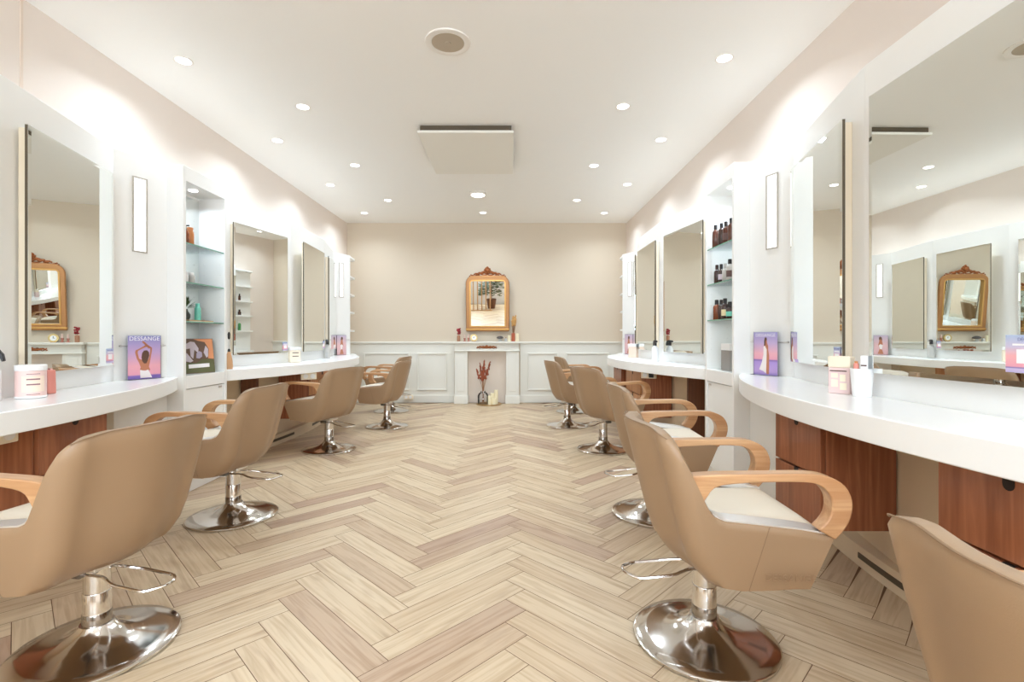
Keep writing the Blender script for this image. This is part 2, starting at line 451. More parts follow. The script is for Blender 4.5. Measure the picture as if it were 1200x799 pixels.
# ------------------------------------------------------------------ styling stations
XA = {1: 1.558, -1: -2.263}          # plane of the central facet on each side
WALLX = {1: XR, -1: XL}
HALF = 1.656
FAC = [(-HALF, .077), (-1.355, .2), (-.457, 0), (.457, 0), (1.355, .2), (HALF, .077)]
def fac_d(s):
    for (a, b), (c, d) in zip(FAC[:-1], FAC[1:]):
        if a <= s <= c: return b+(d-b)*(s-a)/(c-a)
    return .077
def sag(s, R=3.5): return R-math.sqrt(R*R-s*s)
ZT, CT, CB = 2.29, .846, .756
def W(side, yc, s, d): return Vector((XA[side]+side*d, yc+s, 0))
def facet_frame(side, yc, i, t, out):
    """point on facet i at fraction t, moved out into the room, and the turn that faces it to the room"""
    (a, b), (c, d) = FAC[i], FAC[i+1]
    p = W(side, yc, a+(c-a)*t, b+(d-b)*t)
    dx, dy = side*(d-b), (c-a); l = math.hypot(dx, dy)
    n = Vector((-dy/l, dx/l, 0))
    if n.x*side > 0: n = -n
    return p+n*out, math.atan2(n.x, -n.y), n

def outlet(parent_side, x, y, z, label, rz, plug=False):
    t = empty('power_outlet', label, 'power outlet', (x, y, z), rz, 'outlets under the worktops')
    MB().box(-.075, .075, -.02, 0.02, 0, .07).build('housing', CREAM, t, bevel=.005)
    for sx in (-.035, .035):
        MB().prism([(sx+.024*math.cos(a*PI/10), .036+.024*math.sin(a*PI/10)) for a in range(20)], -.023, -.018, 'xz').build('socket', WPL, t)
    if plug: MB().box(.01, .055, -.055, -.023, .012, .056).build('plug', BLACK, t, bevel=.006)
    return t

def drawer_cabinet(side, yc, s0, s1, label, dz, m=REDW, d0=-.204, d1=.125, z0=.25, zt=.73):
    w = s1-s0; o = W(side, yc, (s0+s1)/2, 0)
    t = empty('drawer_cabinet', label, 'cabinet', (o.x, o.y, 0), 0, 'drawer cabinets under the worktops')
    X = lambda d: side*d
    a, b = sorted((X(d0+.022), X(d1)))
    MB().box(a, b, -w/2, w/2, z0, CB+dz-.005).build('carcass', REDW, t, bevel=.002)
    zm = (z0+zt)/2-.005
    for q0, q1 in ((z0+.004, zm-.005), (zm+.005, zt)):
        a, b = sorted((X(d0), X(d0+.02)))
        f = MB(); h = .05; r = .017
        f.box(a, b, -w/2+.004, w/2-.004, q0, q1)
        dr = f.build('drawer', m, t, bevel=.0015)
        xf = X(d0-.0008)
        pts = [(r, q1+.0002), (r, q1-h+r)]+[(r*math.cos(k*PI/8), q1-h+r-r*math.sin(k*PI/8)) for k in range(1, 8)]+[(-r, q1-h+r), (-r, q1+.0002)]
        g = MB().prism(pts, min(xf, X(d0+.01)), max(xf, X(d0+.01)), 'yz').build('finger_slot', SLOT, dr)
    return t

def station(side, yc, dz, lab, near):
    # wall body of faceted panels
    o = W(side, yc, 0, 0)
    t = empty('styling_station', 'white faceted panelled styling wall, '+lab, 'styling station', (o.x, o.y, 0), 0, 'styling stations')
    depth = abs(WALLX[side]-XA[side])-.002
    P = lambda s, d: (side*d, s)
    for i in range(5):
        (a, b), (c, d) = FAC[i], FAC[i+1]
        nm = 'lamp_panel' if i in (0, 4) else 'mirror_panel'
        z0 = 0 if i in (0, 4) else CB+dz-.001
        MB().prism([P(a, b), P(c, d), P(c, depth), P(a, depth)], z0, ZT+dz).build(nm, WHITE, t, bevel=.002)
    # recessed back board and plinth
    bd = MB()
    q = [(-1.352, .33), (-.45, .135), (.45, .135), (1.352, .33)]
    bd.prism([P(s, d) for s, d in q]+[P(1.352, depth), P(-1.352, depth)], .1, CB+dz-.004)
    bd.build('back_board', CREAMB, t)
    arc = [(-1.35+2.7*i/24) for i in range(25)]
    pl = MB().prism([P(s, .07+.115*(s*s)/1.0*.8) for s in arc]+[P(1.35, depth), P(-1.35, depth)], .0, .1)
    po = pl.build('plinth', CREAMB, t, bevel=.003)
    for s0 in ((.15, -.75) if near else (.3, -.7)):
        pts = [(s0+.5*i/10) for i in range(11)]
        vg = MB(); vg.prism([P(s, .067+.092*s*s) for s in pts]+[P(s, .073+.092*s*s) for s in pts[::-1]], .042, .068)
        vg.build('vent_slot', DARKB, po)
    # worktop
    n = 48
    ar = [(-HALF+2*HALF*i/n) for i in range(n+1)]
    poly = [P(s*.9995, -.409+sag(s)) for s in ar]+[P(s*.9995, d-.003) for s, d in FAC[::-1]]
    w = MB(); w.prism(poly, CB+dz+.0005, CT+dz)
    for i, f in enumerate(w.f):
        if i >= 2: w.mi[i] = 1
    wo = w.build('worktop', [TOPW, WHITE], None, smooth=True, bevel=.004, ang=30)
    wo.location = (o.x, o.y, 0)
    tag(wo, 'curved white worktop, '+lab, 'worktop', 'curved worktops')
    return t

def wall_light(side, yc, i, frac, dz, label):
    p, rz, n = facet_frame(side, yc, i, frac, 0)
    t = empty('wall_light', label, 'wall light', (p.x, p.y, 1.91+dz), rz, 'tall recessed wall lights')
    h, w = .243, .045
    fr = MB()
    fr.box(-w, w, -.006, 0, h-.008, h).box(-w, w, -.006, 0, -h, -h+.008)
    fr.box(-w, -w+.008, -.006, 0, -h+.008, h-.008).box(w-.008, w, -.006, 0, -h+.008, h-.008)
    fr.build('frame', LFRAME, t)
    MB().box(-w+.008, w-.008, -.003, 0, -h+.008, h-.008).build('diffuser', emis('wall_light_glow', (1, 1, .99, 1), 2.0) if 'wall_light_glow' not in bpy.data.materials else bpy.data.materials['wall_light_glow'], t)

def wall_mirror(side, yc, i, dz, label, frac=.5, extra=0, out=0):
    p, rz, n = facet_frame(side, yc, i, frac, out)
    t = empty('wall_mirror', label, 'mirror', (p.x, p.y, .949+dz), rz+extra*D2R, 'rectangular mirrors of the styling stations')
    w, h = .355, 1.155
    y0 = -.001 if not extra else min(-.002, .004-out+.0)
    MB().box(-w+.012, w-.012, -.034, y0, .012, h-.012).build('mounting_box', CREAM, t)
    MB().box(-w, w, -.046, -.034, 0, h).build('backing', DARKB, t)
    g = MB(); q = .018; yo, yi = -.0475, -.0490
    A = [(-w, yo, 0), (w, yo, 0), (w, yo, h), (-w, yo, h)]
    B = [(-w+q, yi, q), (w-q, yi, q), (w-q, yi, h-q), (-w+q, yi, h-q)]
    Z = [(a, -.046, c) for a, b, c in A]
    g.v = A+B+Z
    for k in range(4):
        l = (k+1) % 4
        g.face([k, l, 4+l, 4+k]); g.face([8+k, 8+l, l, k])
    g.face([4, 5, 6, 7]); g.face([11, 10, 9, 8])
    g.build('glass', MIRROR, t)
    return t

def card(side, yc, i, dz, label, sx, z, w=.07, h=.085, out=.0505):
    """small printed card standing on the lower edge of a mirror"""
    p, rz, n = facet_frame(side, yc, i, .5, out)
    tx = Vector((math.cos(rz), math.sin(rz), 0))
    p = p+tx*sx
    t = empty('mirror_card', label, 'card', (p.x, p.y, z+dz), rz, 'cards on the station mirrors')
    MB().box(-w/2, w/2, -.0015, 0, 0, h).build('sheet', CARDPR, t)
    MB().box(-w*.28, w*.3, -.0022, -.0015, h*.25, h*.62).build('white_panel', INKW, t)
    MB().box(-w*.36, w*.42, -.0022, -.0015, h*.72, h*.77).build('text_line', INKW, t)
    text('heading', 'DÉCOUVREZ', h*.12, INKB, t, (0, -.002, h*.88))
    return t

def poster(side, yc, i, frac, dz, label, kind, w=.2, h=.28, out=.035, tilt=0):
    p, rz, n = facet_frame(side, yc, i, frac, out)
    t = empty('poster_stand', label, 'poster', (p.x, p.y, CT+dz+.0005), rz, 'posters standing on the worktops')
    MB().box(-w/2-.004, w/2+.004, -.004, .004, .0, h+.004).build('acrylic_frame', ACRYL, t)
    MB().box(-w/2-.004, w/2+.004, -.03, .03, 0, .003).build('foot', ACRYL, t)
    sh = MB().quad((-w/2, -.0045, .003), (w/2, -.0045, .003), (w/2, -.0045, h), (-w/2, -.0045, h))
    sh.build('printed_sheet', {'back': SUNSET2, 'walk': SUNSET, 'pink': PINKPR}[kind], t, recalc=False)
    def blob(name, pts, m, y):
        MB().poly([((u-.5)*w, -.0045-y, v*h) for u, v in pts]).build(name, m, t, recalc=False)
    if kind == 'back':
        blob('printed_figure', [(.35, .2), (.38, .28), (.33, .38), (.26, .48), (.21, .62), (.23, .67), (.30, .69), (.5, .775), (.56, .8), (.6, .77), (.57, .745), (.46, .715), (.30, .655), (.29, .61), (.33, .48), (.4, .45),
              (.62, .45), (.665, .62), (.67, .7), (.58, .8), (.5, .86), (.44, .88), (.42, .855), (.5, .835), (.58, .77), (.62, .7), (.73, .72), (.72, .63), (.66, .38), (.63, .28), (.68, .2)], SKIN, .0002)
        blob('printed_hair', [(.42, .42), (.40, .5), (.42, .6), (.48, .66), (.57, .665), (.63, .62), (.64, .54), (.6, .44), (.55, .36), (.48, .36)], HAIR, .0006)
        blob('printed_dress', [(.37, .03), (.36, .22), (.42, .205), (.52, .19), (.6, .215), (.66, .14), (.73, .03)], DRESS, .0004)
    elif kind == 'walk':
        blob('printed_figure', [(.44, .7), (.5, .87), (.56, .86), (.57, .76), (.62, .68), (.62, .6), (.66, .46), (.66, .2), (.65, .03), (.55, .03), (.52, .3), (.46, .55)], SKIN, .0002)
        blob('printed_hair', [(.45, .68), (.45, .8), (.48, .875), (.55, .88), (.57, .83), (.52, .8), (.5, .7)], HAIR, .0006)
        blob('printed_dress', [(.42, .66), (.48, .69), (.56, .6), (.55, .3), (.53, .05), (.4, .1), (.24, .13), (.35, .3), (.42, .48)], DRESS, .0004)
    else:
        blob('printed_figure', [(.3, .05), (.45, .35), (.36, .55), (.42, .75), (.5, .9), (.62, .85), (.6, .7), (.68, .5), (.58, .3), (.72, .05)], SKIN, .0002)
        blob('printed_hair', [(.4, .72), (.42, .88), (.54, .94), (.64, .86), (.6, .76), (.5, .8)], HAIR, .0006)
        blob('printed_dress', [(.42, .28), (.36, .5), (.52, .55), (.64, .48), (.56, .3)], DRESS, .0004)
    if kind != 'pink':
        text('title', 'DESSANGE', .037 if w > .18 else .03, INKW, t, (0, -.0052, h*.93), spacing=1.05)
    return t

def metal_bar(side, yc, i, dz, label):
    p, rz, n = facet_frame(side, yc, i, .5, 0)
    t = empty('holder_bar', label, 'bar', (p.x, p.y, 1.062+dz), rz, 'metal holder bars')
    MB().tube([(-.14, -.018, 0), (.14, -.018, 0)], .004, 10).build('rod', BRUSH, t, True)
    for sx in (-.13, .13):
        MB().tube([(sx, -.001, 0), (sx, -.018, 0)], .005, 8).build('bracket', DARKB, t)

RC, LC = (1.72, 5.53), (1.72, 5.55)
ST = {('R', 0): (1, RC[0], 0.0), ('R', 1): (1, RC[1], 0.0), ('L', 0): (-1, LC[0], -.023), ('L', 1): (-1, LC[1], -.012)}
LABS = {('R', 0): 'right side nearest the camera', ('R', 1): 'far right against the back corner', ('L', 0): 'left side nearest the camera', ('L', 1): 'far left against the back corner'}
for k_, (sd, yc, dz) in ST.items():
    station(sd, yc, dz, LABS[k_], k_[1] == 0)
    word = {'R': 'right', 'L': 'left'}[k_[0]]
    far = k_[1] == 1
    wall_light(sd, yc, 4, .46, dz, 'tall narrow lit lamp on the far %s white panel near the back wall' % word if far else
               'tall narrow lit lamp above the sunset poster on the near %s panel' % word)
    metal_bar(sd, yc, 4, dz, ('thin metal bar behind the poster at the far end, %s side' if far else 'thin metal bar behind the near %s sunset poster') % word)
    nf = 'far' if far else 'near'
    wall_mirror(sd, yc, 3, dz, {('R', 0): 'narrow-looking tall mirror beside the near right lamp panel', ('R', 1): 'mirror seen edge-on at the far end of the right wall beside the lamp panel',
        ('L', 0): 'large edged mirror at far left, reflecting the gilded mirror', ('L', 1): 'farthest left mirror, a thin sliver reflecting the lit lamp panel'}[k_], extra={('L', 0): .55}.get(k_, 0), out={('L', 0): .004}.get(k_, 0))
    wall_mirror(sd, yc, 2, dz, {('R', 0): 'huge mirror at the right edge reflecting the opposite stations', ('R', 1): 'slim far right mirror with a dark near edge, left of the shelf bay',
        ('L', 0): 'mirror on the near left station beside the pump bottle', ('L', 1): 'middle mirror of the far left station, behind the spray bottle'}[k_], extra={('L', 1): 4.2, ('R', 0): .55}.get(k_, 0), out={('L', 1): .024, ('R', 0): .004}.get(k_, 0))
    if far:
        wall_mirror(sd, yc, 1, dz, {'R': 'wide mirror just left of the brown bottle shelves', 'L': 'wide mirror just right of the left glass shelves'}[k_[0]], extra={'R': -3.2}.get(k_[0], 0), out={'R': .018}.get(k_[0], 0))

# drawers
drawer_cabinet(1, RC[0], .437, .81, 'red-brown two-drawer cabinet beside the right column, behind the armchair arm', 0)
drawer_cabinet(1, RC[0], -.60, -.15, 'red-brown drawer cabinet under the right worktop at the picture edge', 0)
drawer_cabinet(1, RC[1], -.37, .26, 'orange-brown drawer cabinet under the far right worktop', 0, ORNW)
drawer_cabinet(1, RC[1], .5, .95, 'red-brown cabinet at the far end of the far right worktop', 0)
drawer_cabinet(-1, LC[0], .437, .81, 'red-brown two-drawer cabinet under the near left worktop', -.023)
drawer_cabinet(-1, LC[1], -.45, .2, 'orange-brown drawer cabinet under the far left worktop', -.012, ORNW)
# dark brown strips set in the gaps beside the cabinets
def dark_strip(side, yc, s0, s1, label, dz, m=DARKW, d=(.02, .128)):
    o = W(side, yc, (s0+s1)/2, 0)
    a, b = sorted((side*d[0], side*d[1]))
    f = MB().box(a, b, -(s1-s0)/2, (s1-s0)/2, .102, CB+dz-.008).build('brown_strip', m, None, bevel=.002)
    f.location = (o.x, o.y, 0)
    tag(f, label, 'board', 'dark strips under the worktops')
dark_strip(1, RC[1], -.98, -.94, 'narrow dark brown strip under the far right worktop', 0, d=(.08, .228))
dark_strip(-1, LC[1], -.98, -.94, 'narrow dark brown strip under the far left worktop', -.012, d=(.08, .228))
dark_strip(1, RC[0], -.02, .02, 'dark brown strip beside the drawer cabinet at the right picture edge', 0)
outlet(-1, -2.06, 1.98, .665, 'cream double outlet hanging under the near left worktop', 90*D2R)
outlet(-1, -2.03, 4.98, .665, 'cream double outlet under the far left worktop', 40*D2R)
outlet(1, 1.40, 5.0, .675, 'cream double outlet with black plug under the far right worktop', -30*D2R, True)
outlet(1, .0, 0, 0, 'white double outlet on the back baseboard behind the left chairs', 0)
_o = [o for o in C.objects if o.name.startswith('power_outlet')][-1]
_o.location = (-1.68, YB-.046, .06)

# ------------------------------------------------------------------ shelf columns between the stations
GH = [1.77, 1.498, 1.225]
def shelf_bay(side, y0, y1, dz, label):
    xf = XA[side]+side*(-.033); dep = abs(WALLX[side]-xf)-.002
    t = empty('shelf_bay', label, 'shelf unit', (xf, (y0+y1)/2, 0), 0, 'shelf bays between the stations')
    h = (y1-y0)/2; X = lambda d: side*d
    def bx(d0, d1, a, b, z0, z1, name, m, par=t, bev=.0015):
        p, q = sorted((X(d0), X(d1)))
        return MB().box(p, q, a, b, z0, z1).build(name, m, par, bevel=bev)
    bx(0, dep, -h, -h+.028, 0, ZT+dz, 'side_panel', WHITE)
    bx(0, dep, h-.028, h, 0, ZT+dz, 'side_panel', WHITE)
    bx(0, dep, -h+.028, h-.028, 2.19+dz, ZT+dz, 'top_panel', WHITE)
    bx(.0, dep, -h+.028, h-.028, CB+dz, CT+dz, 'worktop_shelf', TOPW)
    bx(.205, dep, -h+.028, h-.028, CT+dz, 2.19+dz, 'back_panel', WHITE)
    if side < 0:
        bx(.2, .204, -h+.03, h-.03, CT+.002+dz, 2.17+dz, 'mirror_back', MIRROR, bev=0)
    dr = bx(.012, .03, -h+.031, h-.031, .1, CB+dz-.006, 'door', WHITE)
    bx(.008, .012, h-.09, h-.05, CB+dz-.03, CB+dz-.018, 'catch', BRUSH, dr, 0)
    bx(.04, dep, -h+.028, h-.028, 0, .1, 'plinth', WHITE)
    for z in GH:
        p, q = sorted((X(.006), X(.196)))
        g = MB().box(p, q, -h+.031, h-.031, z+dz-.008, z+dz)
        g.build('glass_shelf', GLASS, t)
        p, q = sorted((X(.0045), X(.006)))
        MB().box(p, q, -h+.031, h-.031, z+dz-.008, z+dz).build('glass_edge', GLEDGE, t)
    MB().lathe([(.028, 2.19+dz), (.03, 2.186+dz), (.022, 2.184+dz)], 20, cx=X(.1)).build('bay_lamp', LENS, t)
    area('bay_lamp_beam', (xf+X(.1), (y0+y1)/2, 2.178+dz), .04, 3.2, WARM, spread=150*D2R)
    pins = MB()
    for i in range(13):
        z = 1.0+i*.085+dz
        for d in (.035, .16):
            pins.tube([(X(d), h-.028, z), (X(d), h-.031, z)], .005, 8)
    pins.build('shelf_pins', WPL, t)
    return t
shelf_bay(1, 3.377, 3.873, 0, 'white shelf bay holding brown bottles on glass shelves, right side')
shelf_bay(-1, 3.377, 3.893, -.02, 'white shelf bay with plant and magazine on glass shelves, left side')
def end_shelf(side, y0, dz, label):
    xf = XA[side]+side*.075; dep = abs(WALLX[side]-xf)-.002
    t = empty('end_shelf', label, 'shelf unit', (xf, y0, 0), 0, 'end shelves by the back wall')
    X = lambda d: side*d; L = .43
    def bx(d0, d1, a, b, z0, z1, name, m=WHITE):
        p, q = sorted((X(d0), X(d1))); MB().box(p, q, a, b, z0, z1).build(name, m, t, bevel=.0015)
    bx(0, dep, 0, .02, CT+dz, 2.29+dz, 'side_panel')
    bx(.16, dep, .02, L, CT+dz, 2.29+dz, 'back_panel')
    for z in (2.26, 1.975, 1.71, 1.45, 1.18):
        p = [(0, .02), (.03, L*.75), (.09, L), (.16, L), (.16, .02)]
        MB().prism([(X(a), b) for a, b in p], z+dz, z+dz+.025).build('shelf', WHITE, t, bevel=.0015)
    p = [(-.07, 0.0), (-.04, .2), (.03, L*.85), (.1, L+.03), (dep, L+.03), (dep, 0)]
    MB().prism([(X(a), b) for a, b in p], CB+dz, CT+dz).build('worktop_end', TOPW, t, bevel=.003)
    bx(.05, dep, .02, L-.06, 0, CB+dz, 'cupboard')
    return t
end_shelf(1, RC[1]+HALF+.002, 0, 'slim open white end shelf in the far right corner')
end_shelf(-1, LC[1]+HALF+.002, -.012, 'slim open white end shelf in the far left corner')

# posters and cards
poster(-1, LC[0], 4, .48, -.023, 'sunset poster of a woman from behind with raised arms, near left worktop', 'back')
poster(1, RC[0], 4, .52, 0, 'sunset poster of a standing woman in white dress, near right worktop', 'walk', .18)
poster(-1, LC[1], 4, .35, -.012, 'pink poster of a dancing figure at the far end of the left worktop', 'pink', .19)
poster(1, RC[1], 4, .4, 0, 'pink poster of a dark-haired figure at the far end of the right worktop', 'pink', .19)
card(1, RC[0], 2, 0, 'purple and pink card on the huge right mirror at the picture edge', .29-.0, .992, .15, .112)
card(1, RC[0], 3, 0, 'small pink card at the lower near corner of the narrow-looking right mirror', .31, .965)
card(-1, LC[0], 3, -.023, 'small lilac card at the lower far corner of the large left mirror', .315, .965)
card(-1, LC[1], 1, -.012, 'small lilac card at the corner of the wide mirror right of the left shelves', .31, .97)
card(-1, LC[1], 2, -.012, 'small lilac card at the corner of the middle far left mirror', .31, .97)
card(1, RC[1], 1, 0, 'small lilac card at the lower corner of the wide mirror left of the bottles', .29, .965)

# ------------------------------------------------------------------ bottles and products
def bottle(name, label, cat, loc, r, h, body, cap, group=None, cap_h=.03, cr=.5, lab=None, shoulder=.8):
    t = empty(name, label, cat, loc, 0, group)
    hb = h-cap_h
    MB().lathe([(r*.9, 0), (r, .004), (r, hb*shoulder), (r*.9, hb*(shoulder+.1)), (r*cr*.9, hb*.98), (r*cr*.9, hb)], 20).build('body', body, t, True)
    MB().lathe([(r*cr, hb), (r*cr, h-.002), (r*cr*.9, h)], 18).build('cap', cap, t, True)
    if lab: MB().lathe([(r+.0006, hb*.2), (r+.0006, hb*.6)], 20, cap=False).build('printed_label', lab, t, True)
    return t
gp = 'hair products on the right glass shelves'
rows = [
 (0, [(3.765, .025, .175, BROWNB, BLACK, None, 'tall brown bottle at the far end of the top shelf'),
      (3.66, .024, .165, BROWND, BLACK, None, 'dark brown bottle, second from the far end of the top shelf'),
      (3.585, .023, .16, BROWNB, BLACK, INKD, 'brown bottle with printed label, third from the far end of the top shelf'),
      (3.50, .023, .165, BROWNB, BLACK, None, 'brown bottle at the near end of the top shelf')]),
 (1, [(3.74, .022, .14, BROWND, BROWND, None, 'slim dark tube bottle at the far end of the middle shelf'),
      (3.665, .021, .135, BROWND, BLACK, PAPERL, 'dark bottle with pale label on the middle shelf'),
      (3.595, .022, .13, SILV, SILV, None, 'silver-grey bottle between the dark ones on the middle shelf'),
      (3.52, .024, .15, SILV, BLACK, INKD, 'silver-grey bottle with black cap at the near end of the middle shelf')]),
 (2, [(3.745, .026, .15, AMBER, BLACK, None, 'reddish amber bottle at the far end of the lowest glass shelf'),
      (3.665, .022, .145, BROWND, BLACK, None, 'dark bottle, second from the far end of the lowest glass shelf'),
      (3.60, .025, .15, BROWND, BLACK, YEL, 'dark bottle with round cream label on the lowest glass shelf'),
      (3.52, .026, .12, BROWND, BLACK, TURQ, 'dark jar with pale blue label at the near end, lowest shelf')])]
for k, row in rows:
    for y, r, h, b, c, l, d in row:
        bottle('hair_product_bottle', d+', right bay', 'bottle', (1.562, y, GH[k]+.0005), r, h, b, c, gp, .035, .55, l)
# grey-white bag at the bottom of the right bay
t = empty('gift_bag', 'grey and white paper bag at the bottom of the right shelf bay', 'bag', (1.64, 3.66, CT+.0005), 0)
MB().box(-.05, .05, -.075, .075, 0, .15).build('bag_base', mat('grey_paper', srgb(150, 146, 142), .7), t, bevel=.003)
MB().box(-.051, .051, -.076, .076, .15, .2).build('bag_top', WPL, t, bevel=.003)
# left bay products
gl = 'products on the left glass shelves'; zl = -.02
t = empty('pump_bottle', 'dark amber pump bottle on the top left glass shelf', 'bottle', (-2.32, 3.535, GH[0]+zl+.0005), 0, gl)
MB().lathe([(.02, 0), (.022, .004), (.022, .09), (.01, .105), (.01, .112)], 20).build('body', AMBER, t, True)
MB().tube([(0, 0, .11), (0, 0, .14), (.025, 0, .14)], .006, 8).build('pump', BLACK, t)
bottle('lotion_bottle', 'orange lotion bottle beside the pump bottle on the top left glass shelf', 'bottle', (-2.33, 3.60, GH[0]+zl+.0005), .026, .14, ORANGE, ORANGE, gl, .02, .8)
bottle('spray_can', 'small silver-grey can on the second left glass shelf', 'can', (-2.32, 3.60, GH[1]+zl+.0005), .022, .085, SILV, WPL, gl, .018, .75)
bottle('white_jar', 'small white jar beside the grey can on the second left glass shelf', 'jar', (-2.31, 3.515, GH[1]+zl+.0005), .02, .08, WPL, WPL, gl, .016, .9)
bottle('turquoise_tube', 'turquoise tube standing on the lowest left glass shelf', 'tube', (-2.315, 3.665, GH[2]+zl+.0125), .021, .125, TURQ, TURQ, gl, .02, .7)
t = empty('display_tray', 'small flat clear tray under the turquoise tube, left glass shelf', 'tray', (-2.325, 3.62, GH[2]+zl+.0005), 0)
MB().box(-.07, .07, -.14, .14, 0, .004).build('tray_base', CREAM, t)
e = MB().box(-.07, -.066, -.14, .14, .004, .011).box(.066, .07, -.14, .14, .004, .011).box(-.066, .066, -.14, -.136, .004, .011).box(-.066, .066, .136, .14, .004, .011)
e.build('rim', TRAYM, t)
t = empty('leafy_vase', 'dark leafy sprig in a round glass vase, left glass shelf', 'plant', (-2.325, 3.535, GH[2]+zl+.0055), 0)
MB().lathe([(.018, 0), (.034, .02), (.036, .045), (.02, .07), (.018, .085), (.016, .085), (.018, .07), (.033, .045), (.03, .02), (.015, .004)], 20, cap=False).build('vase', mat('smoky_vase', srgb(60, 64, 60), .1, .2), t, True)
lf = MB()
for i in range(46):
    a = random.random()*2*PI; el = .2+random.random()*1.2; l = .05+random.random()*.04
    d = Vector((math.cos(a)*math.cos(el), math.sin(a)*math.cos(el), math.sin(el)))
    p0 = Vector((0, 0, .08))+d*.02; p1 = p0+d*l; w = d.cross(Vector((0, 0, 1))); w.normalize(); w *= .009
    m_ = p0.lerp(p1, .55)
    lf.quad(tuple(p0), tuple(m_+w), tuple(p1), tuple(m_-w))
lf.build('leaves', LEAFM, t, recalc=False)
# magazine
t = empty('magazine', 'glossy brown and lilac magazine leaning at the bottom of the left shelf bay', 'magazine', (-2.30, 3.675, CT+zl+.001), 60*D2R, rx=0)
mw, mh = .215, .255
cv = MB().prism([(0, 0), (.008, 0), (.048, mh), (.04, mh)], -mw/2, mw/2, 'yz').build('cover', PAPERB, t)
def onmag(name, pts, m, off=.0008):
    MB().poly([((u-.5)*mw, .04*v-off, v*mh) for u, v in pts]).build(name, m, t, recalc=False)
onmag('printed_sky', [(.35, .99), (.99, .99), (.99, .4), (.8, .42), (.84, .7), (.72, .9), (.5, .94)], PAPERO)
onmag('printed_ground', [(.0, .02), (.99, .02), (.99, .38), (.6, .4), (.4, .3), (.0, .32)], PAPERG)
onmag('printed_shape', [(.04, .36), (.1, .6), (.3, .36), (.2, .32)], PAPERL)
onmag('printed_shape', [(.02, .72), (.08, .84), (.25, .92), (.38, .9), (.5, .72), (.48, .58), (.36, .68), (.3, .42), (.22, .5), (.22, .72), (.1, .7)], PAPERL, .0012)
onmag('printed_shape', [(.4, .44), (.42, .58), (.52, .64), (.6, .6), (.6, .48), (.5, .42)], mat('mauve_print', srgb(176, 166, 190), .4), .0016)
onmag('printed_shape', [(.66, .6), (.74, .8), (.82, .7), (.8, .48), (.74, .44)], PAPERL, .0012)
onmag('printed_strip', [(.13, .15), (.82, .17), (.82, .28), (.13, .26)], INKW, .002)
# hair tress with black handle
t = empty('hair_tress', 'blond hair tress with black handle hanging beside the left shelf bay', 'hair tress', (-2.285, 4.02, CT-.012+.001), 0)
MB().lathe([(.004, .24), (.009, .25), (.01, .285), (.004, .30)], 12).build('handle', BLACK, t, True)
MB().tube([(0, 0, .145), (0, 0, .245)], .004, 8).build('rod', BRUSH, t)
MB().lathe([(.026, 0), (.029, .02), (.026, .07), (.016, .12), (.008, .15), (.004, .155)], 16).build('hair', TAN, t, True)
MB().lathe([(.011, .138), (.009, .158), (.004, .164)], 12).build('band', BLACK, t, True)

# near left worktop: white pump bottle, pink jar, pink pouch
zc = CT-.023+.0005
t = empty('spray_bottle', 'white spray bottle with black trigger at the left picture edge', 'spray bottle', (-2.212, 2.10, zc), 30*D2R, 'spray bottles')
def spray(t, s=1, txt=True, body=WPL):
    MB().lathe([(.034*s, 0), (.037*s, .005), (.037*s, .125*s), (.03*s, .15*s), (.016*s, .16*s), (.016*s, .17*s)], 24).build('body', body, t, True)
    p = [(-.05, .205), (-.045, .222), (.0, .228), (.03, .222), (.045, .2), (.05, .17), (.042, .168), (.032, .19), (.02, .195), (.018, .168), (-.018, .168), (-.018, .2)]
    MB().prism([(a*s, b*s) for a, b in p], -.012*s, .012*s, 'xz').build('trigger', BLACK, t, bevel=.003*s)
spray(t)
text('lettering', 'DESSANGE', .022, INKD, t, (.028, -.0255, .07), (PI/2, -PI/2, 48*D2R))
t = empty('hair_mask_jar', 'pale pink jar with white lid and printed label, near left worktop', 'jar', (-2.155, 2.225, zc), 0)
MB().lathe([(.049, 0), (.053, .004), (.053, .122), (.05, .124)], 36).build('body', mat('pale_pink_jar', srgb(238, 206, 200), .35), t, True)
MB().lathe([(.049, 0), (.0545, .003), (.0545, .009), (.053, .011)], 36).build('base_ring', WPL, t, True)
MB().lathe([(.055, .124), (.055, .146), (.052, .149)], 36).build('lid', WPL, t, True)
def jar_arc(name, a0, a1, z0, z1, r, m):
    g = MB(); n = 10
    for i in range(n):
        b0 = a0+(a1-a0)*i/n; b1 = a0+(a1-a0)*(i+1)/n
        g.quad((r*math.cos(b0), r*math.sin(b0), z0), (r*math.cos(b1), r*math.sin(b1), z0), (r*math.cos(b1), r*math.sin(b1), z1), (r*math.cos(b0), r*math.sin(b0), z1))
    g.build(name, m, t, recalc=False)
jar_arc('printed_label', -80*D2R, 8*D2R, .03, .1, .0533, mat('label_cream', srgb(244, 222, 204), .5))
for z in (.108, .083, .06, .018):
    jar_arc('printed_line', -62*D2R, -12*D2R, z, z+(.006 if z in (.083, .06) else .0025), .0536, mat('label_ink', srgb(150, 104, 112), .5))
t = empty('pink_pouch', 'small salmon pink pouch standing behind the pale pink jar', 'pouch', (-2.235, 2.40, zc), -30*D2R)
MB().prism([(-.035, 0), (.035, 0), (.026, .115), (-.026, .115)], -.017, .017, 'xz').build('pouch_body', PINKD, t, bevel=.006)
MB().box(-.026, .026, -.004, .004, .113, .122).build('seal', PINK, t)
